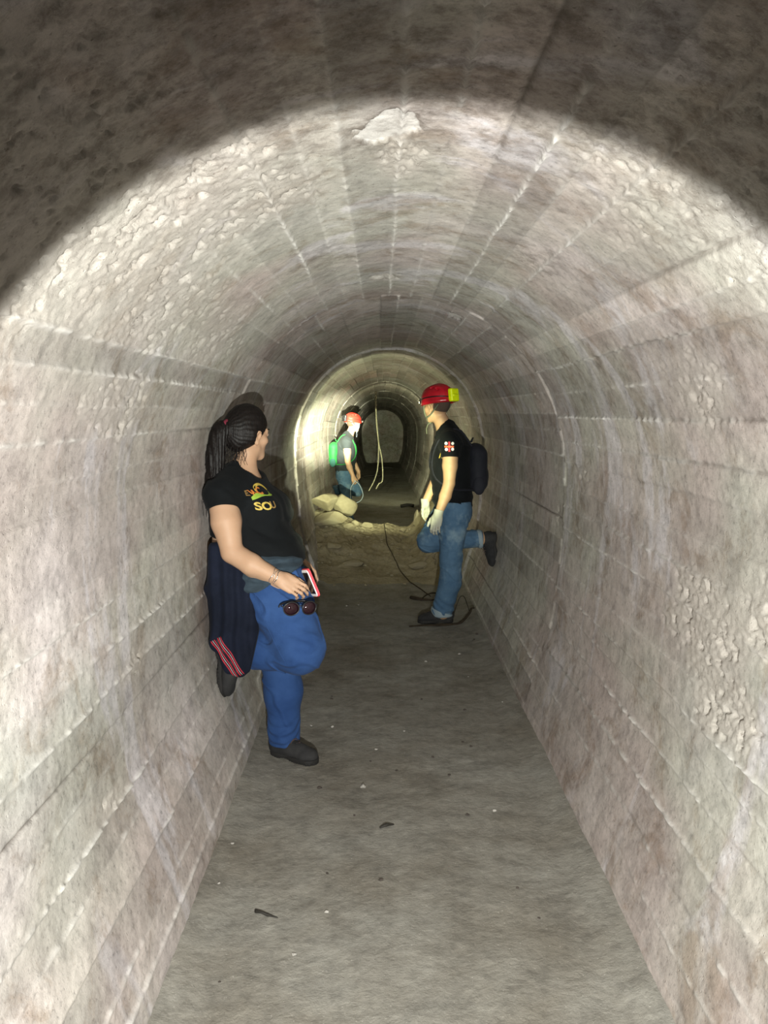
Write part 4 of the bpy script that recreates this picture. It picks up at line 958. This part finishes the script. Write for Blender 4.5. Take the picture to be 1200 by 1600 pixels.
def backpack(m, d, O, main, trim, strap, label, h, lo=0.0, depth=1.0):
    e = bpy.data.objects.new('backpack', None); COL.objects.link(e); oo = m(0.20, 0, 1.0); e.location = oo
    tag(e, label, 'backpack')
    body = group([ecap(m(0.218, 0, 1.07 + lo), m(0.205, 0, 1.29 + lo), (0.135, 0.078 * depth), (0.120, 0.068 * depth), (0, 1, 0), k=0.04), xf(box((0, 0, 0), (0.060 * depth, 0.120, 0.150), 0.05), np.eye(3), m(0.222, 0, 1.17 + lo), k=0.04)],
                 fold=lambda p: 0.003 * fbm(p[:, 0] * 14, p[:, 1] * 14, p[:, 2] * 14, oct=2, seed=31))
    b = surface('pack_body', body, h, main, e, oo)
    surface('pocket', group([ell(m(0.262, 0, 1.11 + lo), (0.042, 0.095, 0.095))]), h, trim, b, oo)
    surface('side_pocket', group([ell(m(0.220, -0.128, 1.05 + lo), (0.045, 0.020, 0.070))]), h, trim, b, oo)
    for s in (-1, 1):
        pts = catmull([m(0.165, s * 0.085, 1.34 + lo * 0.5), m(0.085, s * 0.105, 1.447), m(0.01, s * 0.112, 1.455), m(-0.085, s * 0.115, 1.37), m(-0.128, s * 0.122, 1.22), m(-0.095, s * 0.150, 1.10), m(0.03, s * 0.178, 1.03), m(0.16, s * 0.120, 1.02 + lo)], 3)
        surface('shoulder_strap', group([ecap(pts[i], pts[i + 1], (0.024, 0.008), (0.024, 0.008), (0, 1, 0.0), k=0.004) for i in range(len(pts) - 1)]), h, strap, e, oo)
    bm = bmesh.new(); tube_bm(bm, catmull([m(0.17, -0.03, 1.365 + lo), m(0.185, 0, 1.395 + lo), m(0.17, 0.03, 1.365 + lo)], 4), 0.006, 6); mesh_bm('grab_loop', bm, strap, e, oo)
    bm = bmesh.new(); tube_bm(bm, catmull([m(0.225, -0.118, 1.08 + lo), m(0.225, -0.105, 1.22 + lo), m(0.225, -0.05, 1.325 + lo), m(0.225, 0.05, 1.325 + lo), m(0.225, 0.11, 1.2 + lo)], 4), 0.004, 6); mesh_bm('zip', bm, M_BLACKP, b, oo)
backpack(mm, md, O2, M_PACKB, M_PACKB, M_PACKB, 'black backpack worn by the man against the right wall', 0.005)
backpack(fm, fd, man2.location[:], M_PACKG, M_PACKD, M_PACKG, 'bright green backpack worn by the man behind the rocks', 0.006, 0.0, 1.0)

# ------------------------------------------------------------------ cords, wires and roots
def rope(name, pts, r, mat, label, cat, sub=6, group_=None, seg=8, rr=None):
    bm = bmesh.new(); P_ = catmull(pts, sub); tube_bm(bm, P_, r if rr is None else list(np.interp(np.linspace(0, 1, len(P_)), np.linspace(0, 1, len(rr)), rr)), seg)
    return tag(mesh_bm(name, bm, mat, None, P_[0]), label, cat, group_)
M_CORD = plain('pale_webbing', (0.62, 0.58, 0.40), 0.7); M_WIRE = plain('dark_wire', (0.02, 0.017, 0.013), 0.7); M_ROOT = stone('brown_root', (0.03, 0.022, 0.014), (0.06, 0.045, 0.03), 20)
M_RUST = plain('rusty_chain', (0.10, 0.075, 0.045), 0.7)
# sling hanging from the crown on a short chain
sl = bpy.data.objects.new('hanging_cord', None); COL.objects.link(sl); sx0, sy0 = -0.10, 17.2; sl.location = (sx0, sy0, 2.09)
tag(sl, 'pale cord hanging in two strands from a short chain in the tunnel roof', 'hanging cord')
OS = tuple(sl.location)
bm = bmesh.new()
for i in range(12):
    c = Vector((sx0, sy0, 2.10 - i * 0.040)); ax = Vector((1, 0, 0)) if i % 2 else Vector((0, 1, 0))
    tube_bm(bm, [c + ax * 0.016 * math.cos(t) + Vector((0, 0, 0.028 * math.sin(t))) for t in np.linspace(0, 2 * math.pi, 13)[:-1]], 0.006, 5, closed=True)
mesh_bm('chain', bm, M_RUST, sl, OS)
bm = bmesh.new(); tube_bm(bm, catmull([(sx0, sy0, 1.66), (sx0 + 0.02, sy0, 1.35), (sx0 + 0.06, sy0, 0.95), (sx0 + 0.125, sy0, 0.60), (sx0 + 0.135, sy0, 0.20), (sx0 + 0.06, sy0 - 0.05, 0.12), (sx0 + 0.0, sy0 - 0.1, 0.02)], 6), 0.013, 7)
mesh_bm('cord_strand', bm, M_CORD, sl, OS)
bm = bmesh.new(); tube_bm(bm, catmull([(sx0, sy0, 1.66), (sx0 + 0.015, sy0 - 0.03, 1.3), (sx0 + 0.055, sy0 - 0.03, 0.90), (sx0 + 0.035, sy0 - 0.03, 0.45), (sx0 - 0.04, sy0 - 0.05, 0.18), (sx0 - 0.15, sy0 - 0.1, -0.02)], 6), 0.011, 7)
mesh_bm('cord_strand', bm, M_CORD, sl, OS)
# looped cord in the far man's hand
hx, hy, hz = fm(-0.125, -0.262, 0.775)
rope('cord_loop', [(hx - 0.02, hy - 0.02, hz + 0.02), (hx + 0.06, hy - 0.03, hz - 0.05), (hx + 0.11, hy - 0.03, hz - 0.20), (hx + 0.05, hy - 0.02, hz - 0.30), (hx - 0.06, hy - 0.02, hz - 0.30), (hx - 0.07, hy - 0.02, hz - 0.10), (hx - 0.01, hy - 0.02, hz)], 0.006, plain('grey_blue_cord', (0.35, 0.42, 0.48), 0.6), 'looped cord dangling from the hand of the man behind the rocks', 'cord')
def on_heap(x, y, dz=0.008): return (x, y, float(max(mound_z(np.array([x]), np.array([y]))[0], floor_z(np.array([x]), np.array([y]))[0])) + dz)
heap_cable = [on_heap(x, y) for x, y in zip(*[np.interp(np.linspace(0, 1, 26), np.linspace(0, 1, 8), q) for q in ([0.03, 0.045, 0.06, 0.12, 0.18, 0.27, 0.36, 0.43], [9.25, 8.9, 8.55, 8.25, 7.95, 7.65, 7.35, 7.05])])]
rope('cable', heap_cable, 0.005, M_ROOT, 'thin dark cable running down the face of the rubble heap', 'cable', 2)
fz = lambda x, y, dz=0.006: (x, y, float(floor_z(np.array([x]), np.array([y]))[0]) + dz)
rope('stick', [fz(0.21, 6.02), fz(0.34, 6.05), fz(0.50, 6.08), fz(0.60, 6.14), (0.68, 6.26, 0.05), fz(0.70, 6.30, 0.055), (0.725, 6.33, 0.075)], 0.008, M_ROOT, 'long thin crooked stick lying past the boot of the man on the right', 'stick', 5, rr=[0.005, 0.008, 0.010, 0.009, 0.006])
rope('wire', [fz(0.575, 6.42), (0.60, 6.46, 0.06), (0.63, 6.50, 0.12), (0.66, 6.48, 0.13), (0.68, 6.44, 0.08), (0.70, 6.40, 0.02)], 0.003, M_WIRE, 'thin springy wire curling up behind the boot by the right wall', 'wire')
rope('root', [fz(0.26, 7.00, 0.012), fz(0.31, 6.93, 0.014), fz(0.40, 6.92), fz(0.50, 6.94)], 0.012, M_ROOT, 'short thick dark root on the ground left of the standing man', 'root', 5, rr=[0.016, 0.012, 0.008, 0.005])
rope('twig', [fz(0.34, 6.90, 0.010), fz(0.38, 7.02, 0.02), fz(0.44, 7.12, 0.02), fz(0.50, 7.18)], 0.006, M_ROOT, 'thin twig slanting up from the thick root toward the heap', 'twig', 5)

# ------------------------------------------------------------------ stones
M_BOULD = stone('clay_boulder', (0.24, 0.20, 0.125), (0.36, 0.32, 0.22), 7); M_PEB = stone('grey_pebble', (0.42, 0.40, 0.36), (0.58, 0.55, 0.50), 20); M_PEBD = stone('dark_pebble', (0.06, 0.05, 0.045), (0.12, 0.10, 0.085), 20)
def onh(x, y, r, k_=0.35): return (x, y, on_heap(x, y, 0)[2] + r * k_)
def rock(name, c, r, seed, mat, label=None, group_=None, sub=4, cat='rock'):
    rn = random.Random(seed); bm = bmesh.new(); bmesh.ops.create_icosphere(bm, subdivisions=sub, radius=1)
    planes = [(Vector((rn.gauss(0, 1), rn.gauss(0, 1), rn.gauss(0, 1))).normalized(), rn.uniform(0.50, 0.85)) for _ in range(14)]
    co = np.array([v.co[:] for v in bm.verts]); 
    for n, dd in planes:
        e = co @ np.array(n) - dd; co = co - np.where(e > 0, e * 0.92, 0)[:, None] * np.array(n)[None]
    co += co * (0.05 * fbm(co[:, 0] * 3 + seed, co[:, 1] * 3, co[:, 2] * 3, oct=3, seed=seed) + 0.02 * fbm(co[:, 0] * 12, co[:, 1] * 12, co[:, 2] * 12 + seed, oct=2, seed=seed))[:, None]
    rot = np.array(Matrix.Rotation(rn.uniform(0, 6.28), 3, 'Z')); co = (co @ rot.T) * np.array(r)
    for v, q in zip(bm.verts, co): v.co = Vector(q) + Vector(c)
    return tag(mesh_bm(name, bm, mat, None, (c[0], c[1], c[2] - r[2] * 0.9), smooth=sub > 2), label, cat, group_)
B = [((-0.60, 9.05, 0.62), (0.17, 0.16, 0.13), 'rounded clay boulder against the left wall at the top of the heap'),
     ((-0.43, 9.15, 0.56), (0.17, 0.15, 0.15), 'pale angular boulder on the heap just below the far man'),
     ((-0.54, 8.80, 0.45), (0.20, 0.15, 0.10), 'flat broad clay slab lying under the two boulders on the left'),
     (onh(-0.27, 9.02, 0.045), (0.06, 0.05, 0.045), 'small brown stone right of the pale angular boulder'),
     (onh(-0.155, 9.02, 0.05), (0.085, 0.06, 0.05), 'pale wedge shaped stone on the crest left of its middle'),
     (onh(0.24, 9.02, 0.04), (0.05, 0.045, 0.04), 'small stone on the crest left of the gloved man'),
     (onh(0.395, 9.02, 0.12), (0.06, 0.07, 0.12), 'upright pointed clay lump on the crest beside the gloved man'),
     (onh(-0.34, 8.85, 0.045), (0.07, 0.06, 0.045), 'rough lump in front of the pale angular boulder'),
     (onh(-0.47, 8.35, 0.05), (0.12, 0.09, 0.05), 'low clay clod on the left of the heap face'),
     (onh(-0.25, 8.05, 0.05), (0.13, 0.10, 0.05), 'cracked clay clod in the middle of the heap face'),
     (onh(0.37, 8.0, 0.045), (0.12, 0.09, 0.045), 'flat clay clod on the right of the heap face')]
for i, (c, r, lb) in enumerate(B): rock('boulder' if i < 3 else 'rubble_stone', c, r, 40 + i, M_BOULD, lb)
rn = random.Random(12)
for i in range(60):
    x = rn.uniform(-0.62, 0.70); y = rn.uniform(7.5, 9.2); s = rn.uniform(0.010, 0.026)
    p = on_heap(x, y, s * 0.25); rock('loose_stone', p, (s, s, s * 0.7), 200 + i, M_BOULD, 'small clay stone scattered on the face of the rubble heap', 'small stones on the rubble heap', 2, 'stone')
for i in range(46):
    x = rn.uniform(-0.56, 0.70); y = 2.0 + 5.2 * rn.random() ** 1.2; s = rn.uniform(0.004, 0.009)
    p = fz(x, y, s * 0.4); dk = rn.random() < 0.55
    rock('pebble', p, (s * 1.3, s, s * 0.7), 400 + i, M_PEBD if dk else M_PEB, 'tiny dark pebble lying on the dirt floor' if dk else 'tiny pale pebble lying on the dirt floor', 'dark pebbles on the floor' if dk else 'pale pebbles on the floor', 2, 'pebble')
gx, gy, _ = (-0.063, 3.28, 0)
rock('pebble', fz(-0.075, 3.37, 0.008), (0.016, 0.013, 0.012), 901, M_PEB, 'round pale pebble on the floor ahead of the woman', None, 3, 'pebble')
rope('dry_leaf_scrap', [fz(-0.40, 2.49, 0.006), fz(-0.38, 2.475, 0.010), fz(-0.36, 2.47, 0.004), fz(-0.325, 2.455, 0.003)], 0.004, M_WIRE, 'dark shrivelled scrap of leaf on the floor at lower left', 'leaf scrap', 4, rr=[0.006, 0.004, 0.005, 0.001])
rope('twig', [fz(-0.005, 3.02, 0.006), fz(0.02, 3.03, 0.012), fz(0.05, 3.045, 0.005)], 0.005, M_WIRE, 'tiny dark twig on the floor in the middle of the tunnel', 'twig', 4, rr=[0.003, 0.007, 0.002])
# debris on the far floor
for i, (x, y, w_) in enumerate(((-0.25, 23.5, 0.55), (0.12, 25.5, 0.50), (0.50, 15.6, 0.25))):
    rope('plank', [(x - w_ / 2, y, float(floor_z(np.array([x]), np.array([y]))[0]) + 0.03 + (0.12 if i == 1 else 0)), (x, y + 0.02, float(floor_z(np.array([x]), np.array([y]))[0]) + 0.05 + (0.12 if i == 1 else 0)), (x + w_ / 2, y, float(floor_z(np.array([x]), np.array([y]))[0]) + 0.04 + (0.12 if i == 1 else 0))], 0.03, M_WIRE,
         ('dark piece of timber lying left across the far tunnel floor', 'dark piece of timber lying farthest away on the tunnel floor', 'dark scrap lying near the right wall beyond the heap')[i], 'timber', 3)
bm = bmesh.new()
tag(rope('wall_bracket', [(-0.74, 15.2, 1.12), (-0.62, 15.2, 1.10), (-0.50, 15.2, 1.12)], 0.03, M_WIRE, 'short dark bar sticking out of the far left wall', 'bar', 3), None)
